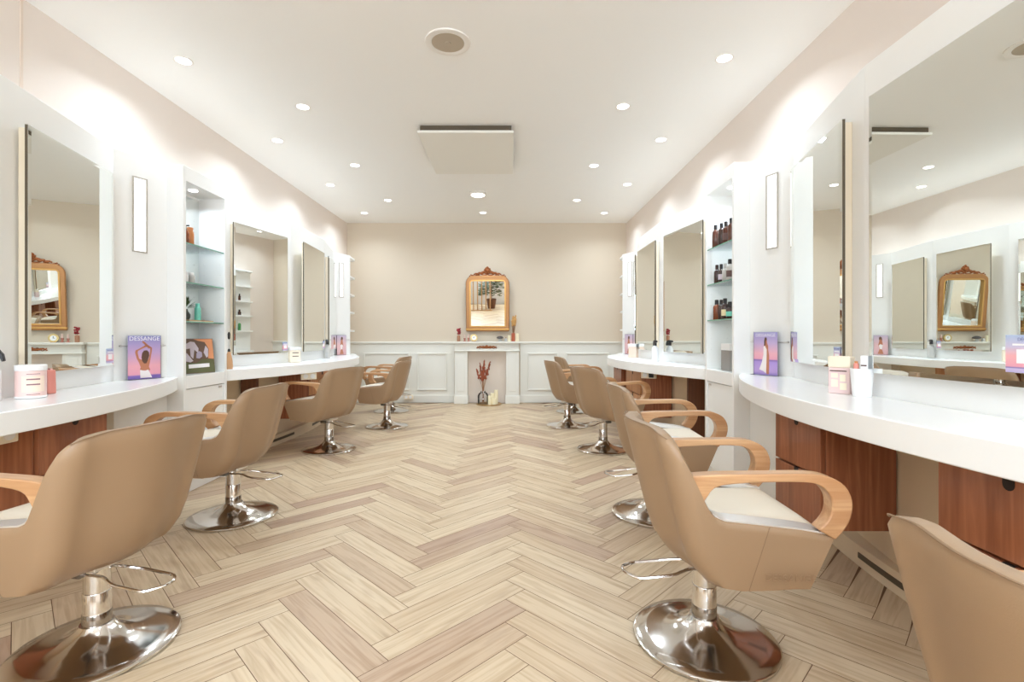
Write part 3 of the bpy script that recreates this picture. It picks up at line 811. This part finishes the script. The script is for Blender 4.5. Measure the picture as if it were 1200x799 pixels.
# near right worktop: tub, cup with tubes
zc = CT+.0005
t = empty('boxed_cream', 'white-topped pink box with printed pattern beside the white cup', 'box', (1.475, 2.205, zc), -52*D2R)
MB().box(-.042, .042, -.03, .03, 0, .115).build('box_body', PALEP, t, bevel=.003)
MB().box(-.044, .044, -.032, .032, .115, .165).build('box_top', CREAM, t, bevel=.006)
for a, b, z0, z1 in ((-.03, -.004, .07, .09), (.004, .026, .055, .085), (-.03, -.004, .03, .062), (.004, .03, .018, .048)):
    MB().box(a, b, -.0308, -.03, z0, z1).build('printed_patch', CREAM, t)
MB().box(-.035, .03, -.0308, -.03, .098, .103).build('printed_line', INKD, t)
t = empty('white_cup', 'white tapered cup on the near right worktop', 'cup', (1.485, 2.09, zc), 0)
MB().lathe([(.033, 0), (.034, .003), (.043, .118), (.041, .118), (.032, .006)], 36, cap=False).build('cup_wall', WPL, t, True)
MB().lathe([(.033, .001), (.033, .006)], 30).build('cup_base', WPL, t)
t = empty('white_box', 'white packet standing in the tapered cup', 'packet', (1.490, 2.080, zc+.008), -50*D2R)
MB().box(-.014, .014, -.011, .011, 0, .165).build('packet_body', WPL, t, bevel=.003)
MB().box(-.011, .009, -.0116, -.011, .12, .126).build('printed_line', INKD, t)
t = empty('pink_tube', 'salmon pink tube lying in the top of the tapered cup', 'tube', (1.476, 2.112, zc+.009), 0)
MB().lathe([(.009, 0), (.010, .002), (.010, .125), (.008, .13)], 16).build('tube_body', PINKD, t, True)
MB().lathe([(.006, .13), (.006, .138)], 12).build('tube_cap', ORANGE, t)
# far worktops
zc = CT-.012+.0005
t = empty('cream_jar', 'cream printed box jar on the far left worktop under the mirrors', 'jar', (-2.195, 5.03, zc), 40*D2R)
MB().box(-.052, .052, -.04, .04, 0, .125).build('jar_body', CREAM, t, bevel=.01)
MB().box(-.054, .054, -.042, .042, .125, .155).build('jar_lid', WPL, t, bevel=.006)
for z in (.095, .06): MB().box(-.03, .03, -.0408, -.04, z, z+.008).build('printed_line', INKD, t)
t = empty('spray_bottle', 'grey spray bottle with black trigger on the far left worktop', 'spray bottle', (-2.215, 5.98, zc), -60*D2R, 'spray bottles')
spray(t, 1.0, False, SILV)
zc = CT+.0005
t = empty('spray_bottle', 'white spray bottle with black trigger on the far right worktop', 'spray bottle', (1.455, 4.97, zc), 90*D2R, 'spray bottles')
spray(t, .95, False)
t = empty('cream_box', 'white-topped cream box on the far right worktop beside the pink poster', 'box', (1.475, 5.92, zc), -40*D2R)
MB().box(-.05, .05, -.035, .035, 0, .13).build('box_body', mat('cream_card', srgb(236, 214, 196), .5), t, bevel=.003)
MB().box(-.052, .052, -.037, .037, .13, .165).build('box_top', WPL, t, bevel=.006)
# end-shelf products
for sd, y0, word, dz in ((1, RC[1]+HALF, 'right', 0), (-1, LC[1]+HALF, 'left', -.012)):
    xs = XA[sd]+sd*.16
    for z, r, h, b, c, nm in ((1.735, .02, .12, BROWNB if sd > 0 else REDFL, BLACK, 'upper'), (1.475, .026, .1, PAPERL if sd < 0 else BROWND, BLACK, 'middle'), (1.205, .025, .16, GREEN, WPL if sd > 0 else GREEN, 'lower')):
        bottle('shelf_bottle', '%s bottle on the %s board of the far %s end shelf' % ({'upper': 'small', 'middle': 'short dark-capped', 'lower': 'green'}[nm], nm, word), 'bottle',
               (xs, y0+.16, z+dz+.0005), r, h, b, c, 'bottles on the end shelves', .03, .6)

# ------------------------------------------------------------------ fireplace
MX = -.384; MYF = 8.06
t = empty('fireplace_mantel', 'white fireplace mantel with gilded ornament against the back wall', 'mantelpiece', (MX, YB, 0), 0)
for sx in (-1, 1):
    a, b = sorted((sx*.315, sx*.525))
    pl = MB().box(a, b, -.15, 0, .0, .86).build('pilaster', WAIN, t, bevel=.003)
    MB().box(a-.012, b+.012, -.165, 0, 0, .13).build('base_block', WAIN, pl, bevel=.006)
    MB().box(a+.04, b-.04, -.156, -.15, .2, .8).build('pilaster_panel', WAIN, pl, bevel=.004)
MB().box(-.525, .525, -.155, 0, .86, .985).build('frieze', WAIN, t, bevel=.003)
MB().box(-.54, .54, -.175, 0, .855, .872).build('lower_moulding', WAIN, t, bevel=.004)
MB().box(-.555, .555, -.2, 0, .985, 1.015).build('mantel_shelf', WAIN, t, bevel=.004)
MB().box(-.315, .315, -.02, 0, 0.0, .86).build('back_panel', mat('mantel_back', srgb(226, 214, 202), .7), t)
orn = MB()
for i in range(-8, 9):
    u = i/8; s = 1-abs(u)
    orn.ball((u*.155, -.158, .923+.012*math.cos(u*9)*(1-s)), .010+.012*s, 10, 6, (1.3, .5, 1))
for sx in (-1, 1):
    orn.tube([(sx*(.03+.016*k), -.158, .923+.02*math.sin(k*.9)) for k in range(9)], .006, 8)
orn.ball((0, -.16, .938), .02, 10, 6, (1, .5, 1))
orn.build('gilded_ornament', BRONZE, t, True)

# gilded mirror
GX, GZ = -.372, 1.185
gm = empty('gilded_mirror', 'antique gilded mirror with carved crest hanging above the mantel', 'mirror', (GX, YB-.022, GZ), 0, rx=5.5*D2R)
w, h, R = .355, .915, .13
def arch(w, h, R, zb, n=10):
    pts = [(-w, zb), (w, zb), (w, h-R)]
    pts += [(w-R+R*math.cos(a*PI/2/n), h-R+R*math.sin(a*PI/2/n)) for a in range(1, n+1)]
    pts += [(-w+R-R*math.sin(a*PI/2/n), h-R+R*math.cos(a*PI/2/n)) for a in range(0, n+1)]
    return pts
def ring(o1, o2, y0, y1, name, m, par, bev=.006):
    g = MB(); n = len(o1)
    for y in (y0, y1):
        g.v += [(x, y, z) for x, z in o1]; g.v += [(x, y, z) for x, z in o2]
    for i in range(n):
        j = (i+1) % n
        g.face([i, j, n+j, n+i]); g.face([2*n+i, 3*n+i, 3*n+j, 2*n+j])
        g.face([i, 2*n+i, 2*n+j, j]); g.face([n+i, n+j, 3*n+j, 3*n+i])
    return g.build(name, m, par, True, bevel=bev, ang=30)
ring(arch(w, h, .13, 0), arch(w-.062, h-.075, .06, .075), -.045, 0, 'frame', GOLD, gm, .01)
ring(arch(w-.055, h-.07, .065, .07), arch(w-.078, h-.095, .03, .092), -.05, -.012, 'inner_moulding', GOLDB, gm, .004)
MB().box(-w-.004, w+.004, -.055, 0, .018, .05).build('bottom_moulding', GOLDB, gm, bevel=.008)
gl_ = MB().prism(arch(w-.07, h-.085, .03, .08), -.014, -.008, 'xz').build('glass', MIRROR, gm)
cr = MB()
for sx in (-1, 1):
    for k in range(14):
        u = k/13
        cr.ball((sx*(.04+u*.25), -.035, h+.045-.055*u**1.5+.012*math.sin(k*1.7)), .02-.009*u, 8, 6, (1, .7, 1))
    cr.tube([(sx*(.05+.06*math.cos(a)), -.03, h+.035+.03*math.sin(a)) for a in [i*.5 for i in range(12)]], .009, 8)
    cr.tube([(sx*(.17+.04*math.cos(a)), -.03, h+.015+.02*math.sin(a)) for a in [i*.5 for i in range(12)]], .008, 8)
for a in range(9):
    cr.ball((.045*math.cos(a*2*PI/9), -.035, h+.075+.045*math.sin(a*2*PI/9)), .018, 8, 6)
cr.ball((0, -.045, h+.075), .034, 10, 8, (1, .7, 1.1)); cr.ball((0, -.035, h+.13), .018, 8, 6)
cr.build('carved_crest', BRONZE, gm, True)

# mantel items
zm = 1.0155
def on_mantel(px, dy=.1): return (px-VX)*(YB-dy)/F
t = empty('bud_vase', 'small brown vase with dark red flowers at the left end of the mantel', 'vase', (on_mantel(537.5), YB-.1, zm), 0)
MB().lathe([(.025, 0), (.028, .005), (.028, .09), (.02, .1), (.016, .1), (.02, .09), (.02, .01)], 20).build('vase_body', BROWNV, t, True)
fl = MB(); random.seed(3)
for i in range(26):
    a = random.random()*6.28; r = random.random()*.03; z = .12+random.random()*.09
    fl.ball((r*math.cos(a), r*math.sin(a), z), .013, 7, 5)
fl.build('flowers', REDFL, t, True)
MB().tube([(0, 0, .02), (.003, 0, .13)], .004, 6).build('stem', STEM, t)
for px, nm, hh in ((544.5, 'left one', .055), (549, 'right one beside the round clock', .06)):
    t = empty('candle_holder', 'small dusky pink candle holder, %s' % nm, 'candle holder', (on_mantel(px), YB-.1, zm), 0, 'candle holders on the mantel')
    MB().lathe([(.024, 0), (.026, .006), (.012, .014), (.014, .03), (.02, hh), (.012, hh)], 18).build('cup', DUSKY, t, True)
    MB().lathe([(.010, hh), (.009, hh+.055), (.002, hh+.057)], 12).build('candle', mat('pink_wax', srgb(226, 196, 186), .5), t, True)
t = empty('mantel_clock', 'small round brass clock on the mantel left of centre', 'clock', (on_mantel(555.5), YB-.1, zm), 0)
g = MB(); b = len(g.v)
g.lathe([(.036, -.014), (.058, -.014), (.06, 0), (.058, .014), (.036, .014)], 32)
g.v = [(x, z, y+.06) for x, y, z in g.v]
g.build('case', mat('brass_case', srgb(200, 176, 120), .35, .6), t, True)
g = MB().lathe([(.036, -.015), (.036, -.012)], 28); g.v = [(x, z, y+.06) for x, y, z in g.v]; g.build('dial', WPL, t)
MB().box(-.02, .004, -.017, -.0155, .056, .06).box(-.003, .003, -.017, -.0155, .058, .085).build('hand', BLACK, t)
MB().box(-.03, .03, -.016, .016, 0, .008).build('foot', BRONZE, t)
t = empty('domed_ornament', 'small dark domed ornament on a pale stand, mantel right of centre', 'ornament', (on_mantel(586), YB-.1, zm), 0)
MB().lathe([(.028, 0), (.03, .01), (.022, .03), (.02, .045)], 20).build('stand', SILV, t, True)
MB().lathe([(.024, .045), (.058, .052), (.055, .07), (.03, .088), (.003, .092)], 24).build('dome', mat('charcoal', srgb(86, 80, 78), .6), t, True)
t = empty('round_bottle', 'small grey round bottle beside the dark dome on the mantel', 'bottle', (on_mantel(592.8), YB-.1, zm), 0)
MB().lathe([(.022, 0), (.026, .015), (.022, .035), (.01, .045), (.01, .06)], 18).build('body', SILV, t, True)
MB().lathe([(.012, .06), (.011, .07)], 12).build('stopper', TRAYM, t)
t = empty('ivory_candle', 'short ivory candle beside the orange vase on the mantel', 'candle', (on_mantel(596.9), YB-.1, zm), 0)
MB().lathe([(.022, 0), (.022, .1), (.018, .102)], 20).build('wax', WAX, t, True); MB().tube([(0, 0, .1), (0, 0, .112)], .0015, 6).build('wick', BLACK, t)
t = empty('pampas_vase', 'terracotta vase with dried straw grasses at the right end of the mantel', 'vase', (on_mantel(601.5), YB-.105, zm), 0)
MB().lathe([(.028, 0), (.03, .004), (.03, .135), (.026, .137), (.026, .02)], 20).build('vase_body', TERRA, t, True)
st = MB(); fz = MB(); random.seed(9)
for i in range(14):
    a = random.random()*6.28; sp = .01+random.random()*.035; l = .3+random.random()*.1
    tip = (sp*math.cos(a)+.01, sp*math.sin(a)*.7, l)
    st.tube([(.006*math.cos(a), .006*math.sin(a), .04), tip], .0022, 5)
    for k in range(5):
        u = .78+k*.06
        fz.ball((tip[0]*u+random.uniform(-.006, .006), tip[1]*u, .04+(l-.02)*u), .012, 6, 5, (1, 1, 1.4))
st.build('stems', STEM, t); fz.build('grass_heads', STRAW, t, True)
t = empty('cream_candle_jar', 'pale cream square candle jar behind the terracotta vase on the mantel', 'candle', (on_mantel(606, .05), YB-.045, zm), 0)
MB().box(-.035, .03, -.025, .025, 0, .13).build('jar', mat('pale_yellow', srgb(244, 232, 200), .5), t, bevel=.004)
MB().box(-.028, .024, -.02, .02, .1301, .133).build('wax_top', WAX, t)

# hearth: tray, vase, candles
TX = (573-VX)*7.98/F; TY = 7.985
t = empty('round_tray', 'shallow round wooden tray on the floor of the fireplace', 'tray', (TX, TY, 0), 0)
MB().lathe([(.18, 0), (.2, .004), (.2, .02), (.194, .02), (.19, .01)], 40).build('tray_dish', TRAYM, t, True)
z0 = .0108
t = empty('flower_vase', 'clear glass jug vase holding dried rust amaranth in the fireplace', 'vase', (TX-.095, TY, z0), 0)
MB().lathe([(.07, 0), (.086, .01), (.088, .13), (.07, .17), (.042, .19), (.04, .205), (.037, .205), (.039, .19), (.066, .168), (.083, .13), (.081, .014), (.066, .006)], 32, cap=False).build('glass_body', VGLASS, t, True)
st = MB(); fz = MB(); random.seed(5)
for k, (dx, dz_, r) in enumerate(((-.105, .56, 1), (-.05, .66, 1.1), (.02, .7, 1.2), (.0, .6, 1.2), (.115, .68, 1.1), (.06, .56, 1.0), (-.02, .5, 1.1))):
    base = Vector((random.uniform(-.02, .02), random.uniform(-.02, .02), .012)); mid = Vector((dx*.12, 0, .26)); tip = Vector((dx, random.uniform(-.03, .03), dz_))
    path = [base, (base+mid)/2, mid, mid.lerp(tip, .5), tip]
    st.tube(path, .004, 6)
    for i in range(34):
        u = i/33; p = mid.lerp(tip, .5+.5*u); j = .017*(1-.6*u)
        fz.ball((p.x+random.uniform(-j, j), p.y+random.uniform(-j, j), p.z), (.012-.005*u)*r*random.uniform(.7, 1.2), 6, 5, (1, 1, 1.5))
st.build('stems', STEM, t); fz.build('dried_flowers', RUST, t, True)
for dx, dy, r, hh, d in ((.02, -.09, .035, .14, 'front left of the hearth group'), (.085, -.095, .036, .1, 'shortest of the hearth group'), (.055, .02, .036, .17, 'middle height, behind the front two'), (.115, .0, .03, .225, 'tallest of the hearth group')):
    t = empty('pillar_candle', 'ivory pillar candle, '+d, 'candle', (TX+dx, TY+dy, z0), 0, 'pillar candles in the hearth')
    MB().lathe([(r, 0), (r, hh-.003), (r-.003, hh), (r*.5, hh-.004), (.002, hh-.004)], 22).build('wax', WAX, t, True)
    MB().tube([(0, 0, hh-.006), (0, 0, hh+.008)], .0015, 6).build('wick', BLACK, t)

# ------------------------------------------------------------------ salon chairs
def smoothstep(a, b, x):
    t = min(max((x-a)/(b-a), 0), 1); return t*t*(3-2*t)
def resample(pts, n):
    """smooth curve through the points, n samples of equal length"""
    P = [Vector(p) for p in pts]; out = []
    Q = [P[0]*2-P[1]]+P+[P[-1]*2-P[-2]]
    for i in range(1, len(Q)-2):
        for k in range(12):
            u = k/12
            out.append(.5*((2*Q[i])+(Q[i+1]-Q[i-1])*u+(2*Q[i-1]-5*Q[i]+4*Q[i+1]-Q[i+2])*u*u+(3*Q[i]-Q[i-1]-3*Q[i+1]+Q[i+2])*u**3))
    out.append(P[-1])
    d = [0]
    for a, b in zip(out[:-1], out[1:]): d.append(d[-1]+(b-a).length)
    xs = np.linspace(0, d[-1], n)
    return [tuple(np.interp(x, d, [p[k] for p in out]) for k in range(len(out[0]))) for x in xs]

BACKX, CRN, SY = -.158, .068, .285
SIDE_L = .30-(BACKX+CRN)
CORN = CRN*PI/2
HLEN = SIDE_L+CORN+SY-CRN
ZA = [0, .10, .24, .325, .35, .363, .374, .385, .396, .41, .43, .47, .55, HLEN]
ZV = [.487, .504, .519, .528, .541, .562, .61, .668, .718, .752, .774, .790, .802, .808]
_aa = np.linspace(0, HLEN, 300); _zz = np.interp(_aa, ZA, ZV)
for _ in range(2): _zz[1:-1] = (_zz[:-2]+2*_zz[1:-1]+_zz[2:])/4
def path_pt(a, inset=0):
    """plan of the shell, a = length from the front end"""
    if a < SIDE_L: return (.30-a, SY-inset), (0, 1)
    if a < SIDE_L+CORN:
        th = (a-SIDE_L)/CRN
        n = (-math.sin(th), math.cos(th))
        return (BACKX+CRN+n[0]*(CRN-inset), SY-CRN+n[1]*(CRN-inset)), n
    y = SY-CRN-(a-SIDE_L-CORN)
    bow = .05*(1-(y/(SY-CRN))**2)**2
    return (BACKX-bow+inset, y), (-1, 0)
def shell_pt(a, v, inset=0, zoff=0):
    zt = float(np.interp(a, _aa, _zz)); zb = .315-.01*smoothstep(.0, .3, a)+.02*smoothstep(.3, .6, a)
    z = zb+(zt-zb)*v
    (x, y), n = path_pt(a, inset)
    back = smoothstep(.24, .40, a)
    x += -.25*(z-.48)*back
    x -= .065*(1-v)*(1-smoothstep(0, .22, a))
    lo = max(0, 1-(z-zb)/.12)
    x += .045*lo*lo*back
    y *= 1-.10*(1-min((z-zb)/.35, 1))**1.5
    return Vector((x, y, z+zoff))

def chair_meshes():
    N = 96
    half = [HLEN*(i/N) for i in range(N+1)]
    cols = [(a, 1) for a in half]+[(a, -1) for a in half[::-1][1:]]
    out_v = [0, .05, .15, .3, .45, .6, .75, .88, .965]
    TH = .052
    g = MB(); rows = []
    for a, sgn in cols:
        col = []
        for v in out_v: col.append(shell_pt(a, v))
        p = shell_pt(a, 1, .010); col.append(p)
        p = shell_pt(a, 1, TH-.012); col.append(p)
        p = shell_pt(a, .965, TH); col.append(p)
        for zz in (.75, .5, .25): 
            p = shell_pt(a, 1, TH)
            q = shell_pt(a, .35, TH)
            r_ = q.lerp(p, zz); col.append(r_)
        col.append(shell_pt(a, .33, TH))
        rows.append([Vector((p.x, p.y*sgn, p.z)) for p in col])
    m = len(rows[0]); n = len(rows)
    for r in rows: g.v += [tuple(p) for p in r]
    for i in range(n-1):
        for k in range(m-1):
            g.face([i*m+k, (i+1)*m+k, (i+1)*m+k+1, i*m+k+1])
    # underside and inner floor
    for k in (0, m-1):
        for i in range((n-1)//2):
            j = n-1-i
            if j-1 > i+1: g.face([i*m+k, j*m+k, (j-1)*m+k, (i+1)*m+k])
            else: g.face([i*m+k, j*m+k, (i+1)*m+k])
    # front caps
    e = (n-1)*m
    for base in (0, e):
        for k in range(m//2-1):
            q = m-1-k
            g.face([base+k, base+k+1, base+q-1, base+q])
    g.face([0, m-1, e+m-1, e])
    return g
def make_chair(label):
    t = empty('salon_chair', label, 'chair', (0, 0, 0), 0, 'hydraulic salon chairs')
    sh = chair_meshes().build('shell', LEATH, t, True, ang=60)
    pts = []
    N = 60
    for i in range(N+1):
        a = HLEN*(i/N); p = shell_pt(a, 1, .004, .001); 
        if a > .43: pts.append((p.x, p.y, p.z))
    pts = pts+[(x, -y, z) for x, y, z in pts[::-1][1:]]
    MB().tube(pts, .0018, 6).build('piping', LSEAM, sh, True)
    # side seam lines
    sm = MB()
    for sgn in (1, -1):
        q = [shell_pt(.20, v, -.0004) for v in [i/12 for i in range(13)]]
        sm.tube([(p.x-.05*(1-(p.z-.31)/.2), p.y*sgn, p.z) for p in q], .0013, 5)
    sm.build('side_seam', LSEAM, sh, True)
    # seat cushion
    g = MB(); nx, ny = 14, 12
    for iz in (0, 1):
        for i in range(nx+1):
            for j in range(ny+1):
                u, v = i/nx, j/ny*2-1
                x = -.125+u*.425; y = v*(.212-.012*(1-u))
                if iz == 0: z = .40
                else:
                    ed = max(abs(v)**4, abs(2*u-1)**6)
                    z = .497+.012*u-.022*ed+.012*(1-u)
                    if ed > .98: z -= .01
                g.v.append((x, y, z))
    S = (nx+1)*(ny+1)
    for i in range(nx):
        for j in range(ny):
            a = i*(ny+1)+j
            g.face([a, a+1, a+ny+2, a+ny+1]); g.face([S+a, S+a+ny+1, S+a+ny+2, S+a+1])
    for i in range(nx):
        for j in (0, ny):
            a = i*(ny+1)+j; g.face([a, a+ny+1, S+a+ny+1, S+a])
    for j in range(ny):
        for i in (0, nx):
            a = i*(ny+1)+j; g.face([a, a+1, S+a+1, S+a])
    g.build('seat_cushion', LEATHS, t, True, bevel=.012, seg=3, ang=50)
    # inner backrest pad
    g = MB(); nu, nv = 16, 8
    for s_ in (0, 1):
        for i in range(nu+1):
            for j in range(nv+1):
                a = HLEN-(.19*(1-abs(2*i/nu-1)*1.0) if False else abs(2*i/nu-1)*.235); sg = 1 if i <= nu/2 else -1
                v = .42+.5*j/nv
                ed = max(abs(2*i/nu-1)**6, abs(2*j/nv-1)**6)
                p = shell_pt(a, v, .05+(.026*(1-ed) if s_ else 0)+.001)
                g.v.append((p.x, p.y*sg, p.z))
    S = (nu+1)*(nv+1)
    for i in range(nu):
        for j in range(nv):
            a = i*(nv+1)+j
            g.face([S+a, S+a+1, S+a+nv+2, S+a+nv+1]); g.face([a, a+nv+1, a+nv+2, a+1])
    for i in range(nu):
        for j in (0, nv):
            a = i*(nv+1)+j; g.face([a, a+nv+1, S+a+nv+1, S+a])
    for j in range(nv):
        for i in (0, nu):
            a = i*(nv+1)+j; g.face([a, a+1, S+a+1, S+a])
    g.build('back_pad', LEATHS, t, True, ang=70)
    outer = [(-.138, .668), (-.05, .674), (.10, .677), (.21, .679), (.275, .672), (.325, .645), (.348, .600), (.345, .55), (.325, .510), (.297, .478)]
    inner = [(-.108, .570), (-.09, .603), (-.055, .637), (.06, .650), (.20, .653), (.250, .644), (.280, .616), (.288, .578), (.277, .540), (.248, .508)]
    oc, ic = resample(outer, 40), resample(inner, 40)
    for sgn in (1, -1):
        # chrome side plate
        g = MB(); n = 0
        for i in range(31):
            a = .010+.345*i/30
            p = shell_pt(a, 1, .009, .004); q = shell_pt(a, 1, .078, .004); p2 = shell_pt(a, 1, .009, -.004); q2 = shell_pt(a, 1, .078, -.016)
            g.v += [(r.x, r.y*sgn, r.z) for r in (p, q, q2, p2)]; n += 1
        for i in range(n-1):
            for k in range(4):
                l = (k+1) % 4; g.face([i*4+k, i*4+l, (i+1)*4+l, (i+1)*4+k])
        g.face([0, 1, 2, 3]); g.face([(n-1)*4+k for k in (3, 2, 1, 0)])
        g.build('side_plate', PLATE, t, True, ang=35)
        g = MB(); y0, y1 = sgn*.231, sgn*.281
        for y in (y0, y1):
            g.v += [(x, y, z) for x, z in oc]; g.v += [(x, y, z) for x, z in ic]
        for i in range(39):
            g.face([i, i+1, 40+i+1, 40+i]); g.face([80+i, 120+i, 120+i+1, 80+i+1])
            g.face([i, 80+i, 80+i+1, i+1]); g.face([40+i, 40+i+1, 120+i+1, 120+i])
        g.face([0, 40, 120, 80]); g.face([39, 119, 159, 79])
        g.build('armrest', ARMW, t, True, bevel=.004, seg=2, ang=40)
    # pedestal
    b = MB().lathe([(.246, 0), (.25, .004), (.25, .012), (.244, .017), (.20, .022), (.15, .03), (.11, .042), (.08, .058), (.06, .075), (.05, .09)], 64)
    b.build('base', CHROME, t, True, ang=50)
    c = MB().lathe([(.042, .08), (.042, .2), (.041, .202), (.040, .203), (.040, .325)], 40).build('column', CHROME, t, True, ang=40)
    MB().lathe([(.0435, .082), (.0435, .128), (.042, .130)], 40).build('collar', mat('dark_steel', (.36, .33, .30, 1), .12, 1) if 'dark_steel' not in bpy.data.materials else bpy.data.materials['dark_steel'], c, True)
    MB().box(-.06, .08, -.06, .06, .29, .34).build('seat_mount', BRUSH, t, bevel=.006)
    def rnd(P, r=.02):
        out = []
        for i, p in enumerate(P):
            if i in (0, len(P)-1): out.append(p); continue
            a, b, c = Vector(P[i-1]), Vector(p), Vector(P[i+1])
            u = b+(a-b).normalized()*r; w_ = b+(c-b).normalized()*r
            for k in range(6):
                q = k/5; out.append(tuple(u*(1-q)**2+b*2*q*(1-q)+w_*q*q))
        return out
    pp = rnd([(.03, .036, .272), (-.07, .04, .272), (-.13, .062, .258), (-.25, .062, .245), (-.295, .022, .25), (-.295, -.022, .25), (-.25, -.062, .245), (-.13, -.062, .258), (-.07, -.04, .272), (.03, -.036, .272)])
    fp = MB().tube(pp, .0055, 8).build('foot_pedal', CHROME, t, True)
    MB().box(.01, .06, -.055, .055, .262, .284).build('pedal_hinge', mat('gunmetal', (.2, .18, .16, 1), .3, 1), fp, bevel=.004)
    return t
chairs = [
 (.705, 1.80, -2, 'large cream salon chair at near right, whole chrome base and wooden arms in view'),
 (.885, 3.07, -3, 'cream salon chair second from the front on the right, tucked behind the nearest full one'),
 (.90, 4.80, 24, 'beige salon chair third from the front on the right, turned towards the back wall'),
 (.70, 6.08, 12, 'beige salon chair on the right in front of the farthest one, chrome base fully visible'),
 (.92, 7.2, 8, 'farthest salon chair on the right, mostly hidden by the one in front'),
 (.885, .62, 0, 'salon chair cut off by the lower right corner, only its beige back showing'),
 (-1.465, 1.755, 171, 'largest beige salon chair at the lower left, seen from behind'),
 (-1.69, 3.02, 179, 'beige salon chair second from the front on the left, empty cream seat showing'),
 (-1.757, 4.80, 160, 'beige salon chair third from the front on the left, in front of the orange drawers'),
 (-1.50, 6.02, 172, 'beige salon chair fourth from the front on the left, three arms overlapping beyond it'),
 (-1.74, 7.25, 172, 'farthest salon chair on the left, nearly hidden behind the fourth'),
]
proto = make_chair(chairs[0][3])
lst = []
for i, (x, y, a, lb) in enumerate(chairs):
    o = proto if i == 0 else copy_tree(proto)
    o.location = (x, y, 0); o.rotation_euler = (0, 0, a*D2R); o['label'] = lb; lst.append(o)
_p = shell_pt(.1, .3)
text('embossed_lettering', 'DESSANGE', .03, mat('embossed_leather', srgb(152, 123, 95), .45), proto, (.165, -.2745, .355), (PI/2, 0, 0), ext=.0008, spacing=1.1)

# ------------------------------------------------------------------ light
wd = bpy.data.worlds.new('world'); bpy.context.scene.world = wd; wd.use_nodes = True
bg = wd.node_tree.nodes['Background']; bg.inputs[0].default_value = (.9, .95, 1, 1); bg.inputs[1].default_value = 3.0
area('rear_fill_lamp', ((WX0+WX1)/2, YF+.3, (WZ0+WZ1)/2-.2), WX1-WX0, 390, (.83, .98, 1.13), (PI/2+.6, 0, 0), shape='RECTANGLE', sy=WZ1-WZ0)  # added fill lamp inside the room, tilted up to brighten the ceiling
# unseen downlights added out of view because their light is needed
for x, y, d in ((-1.75, .2, 'above the near left worktop, just out of view'), (1.05, .2, 'above the near right worktop, just out of view'), (-.4, .6, 'on the centre line of the ceiling, just out of view'),
        (-1.2, -1.2, 'behind the camera, first on the left'), (.4, -1.2, 'behind the camera, first on the right'), (-1.2, -3, 'near the slat screen behind the camera'), (.4, -3, 'by the added rear window behind the camera')):
    t = empty('ceiling_downlight', 'small round added downlight '+d, 'downlight', (x, y, H), group='recessed ceiling downlights')
    MB().lathe([(.058, 0), (.060, -.004), (.054, -.006), (.047, -.003), (.047, 0)], 32).build('ring', RING, t, True)
    MB().lathe([(.046, -.001), (.046, -.0035)], 28).build('lens', LENS, t)
    area('downlight_beam', (x, y, H-.012), .09, POWER, WARM, spread=142*D2R)

sc = bpy.context.scene
sc.view_settings.view_transform = 'Standard'; sc.view_settings.look = 'None'
sc.view_settings.gamma = 1; sc.view_settings.use_curve_mapping = False
sc.view_settings.exposure = -0.46
sc.cycles.use_denoising = True
sc.cycles.max_bounces = 14; sc.cycles.diffuse_bounces = 8; sc.cycles.glossy_bounces = 10; sc.cycles.transparent_max_bounces = 16
sc.cycles.caustics_reflective = False; sc.cycles.caustics_refractive = False
sc.cycles.sample_clamp_indirect = 6
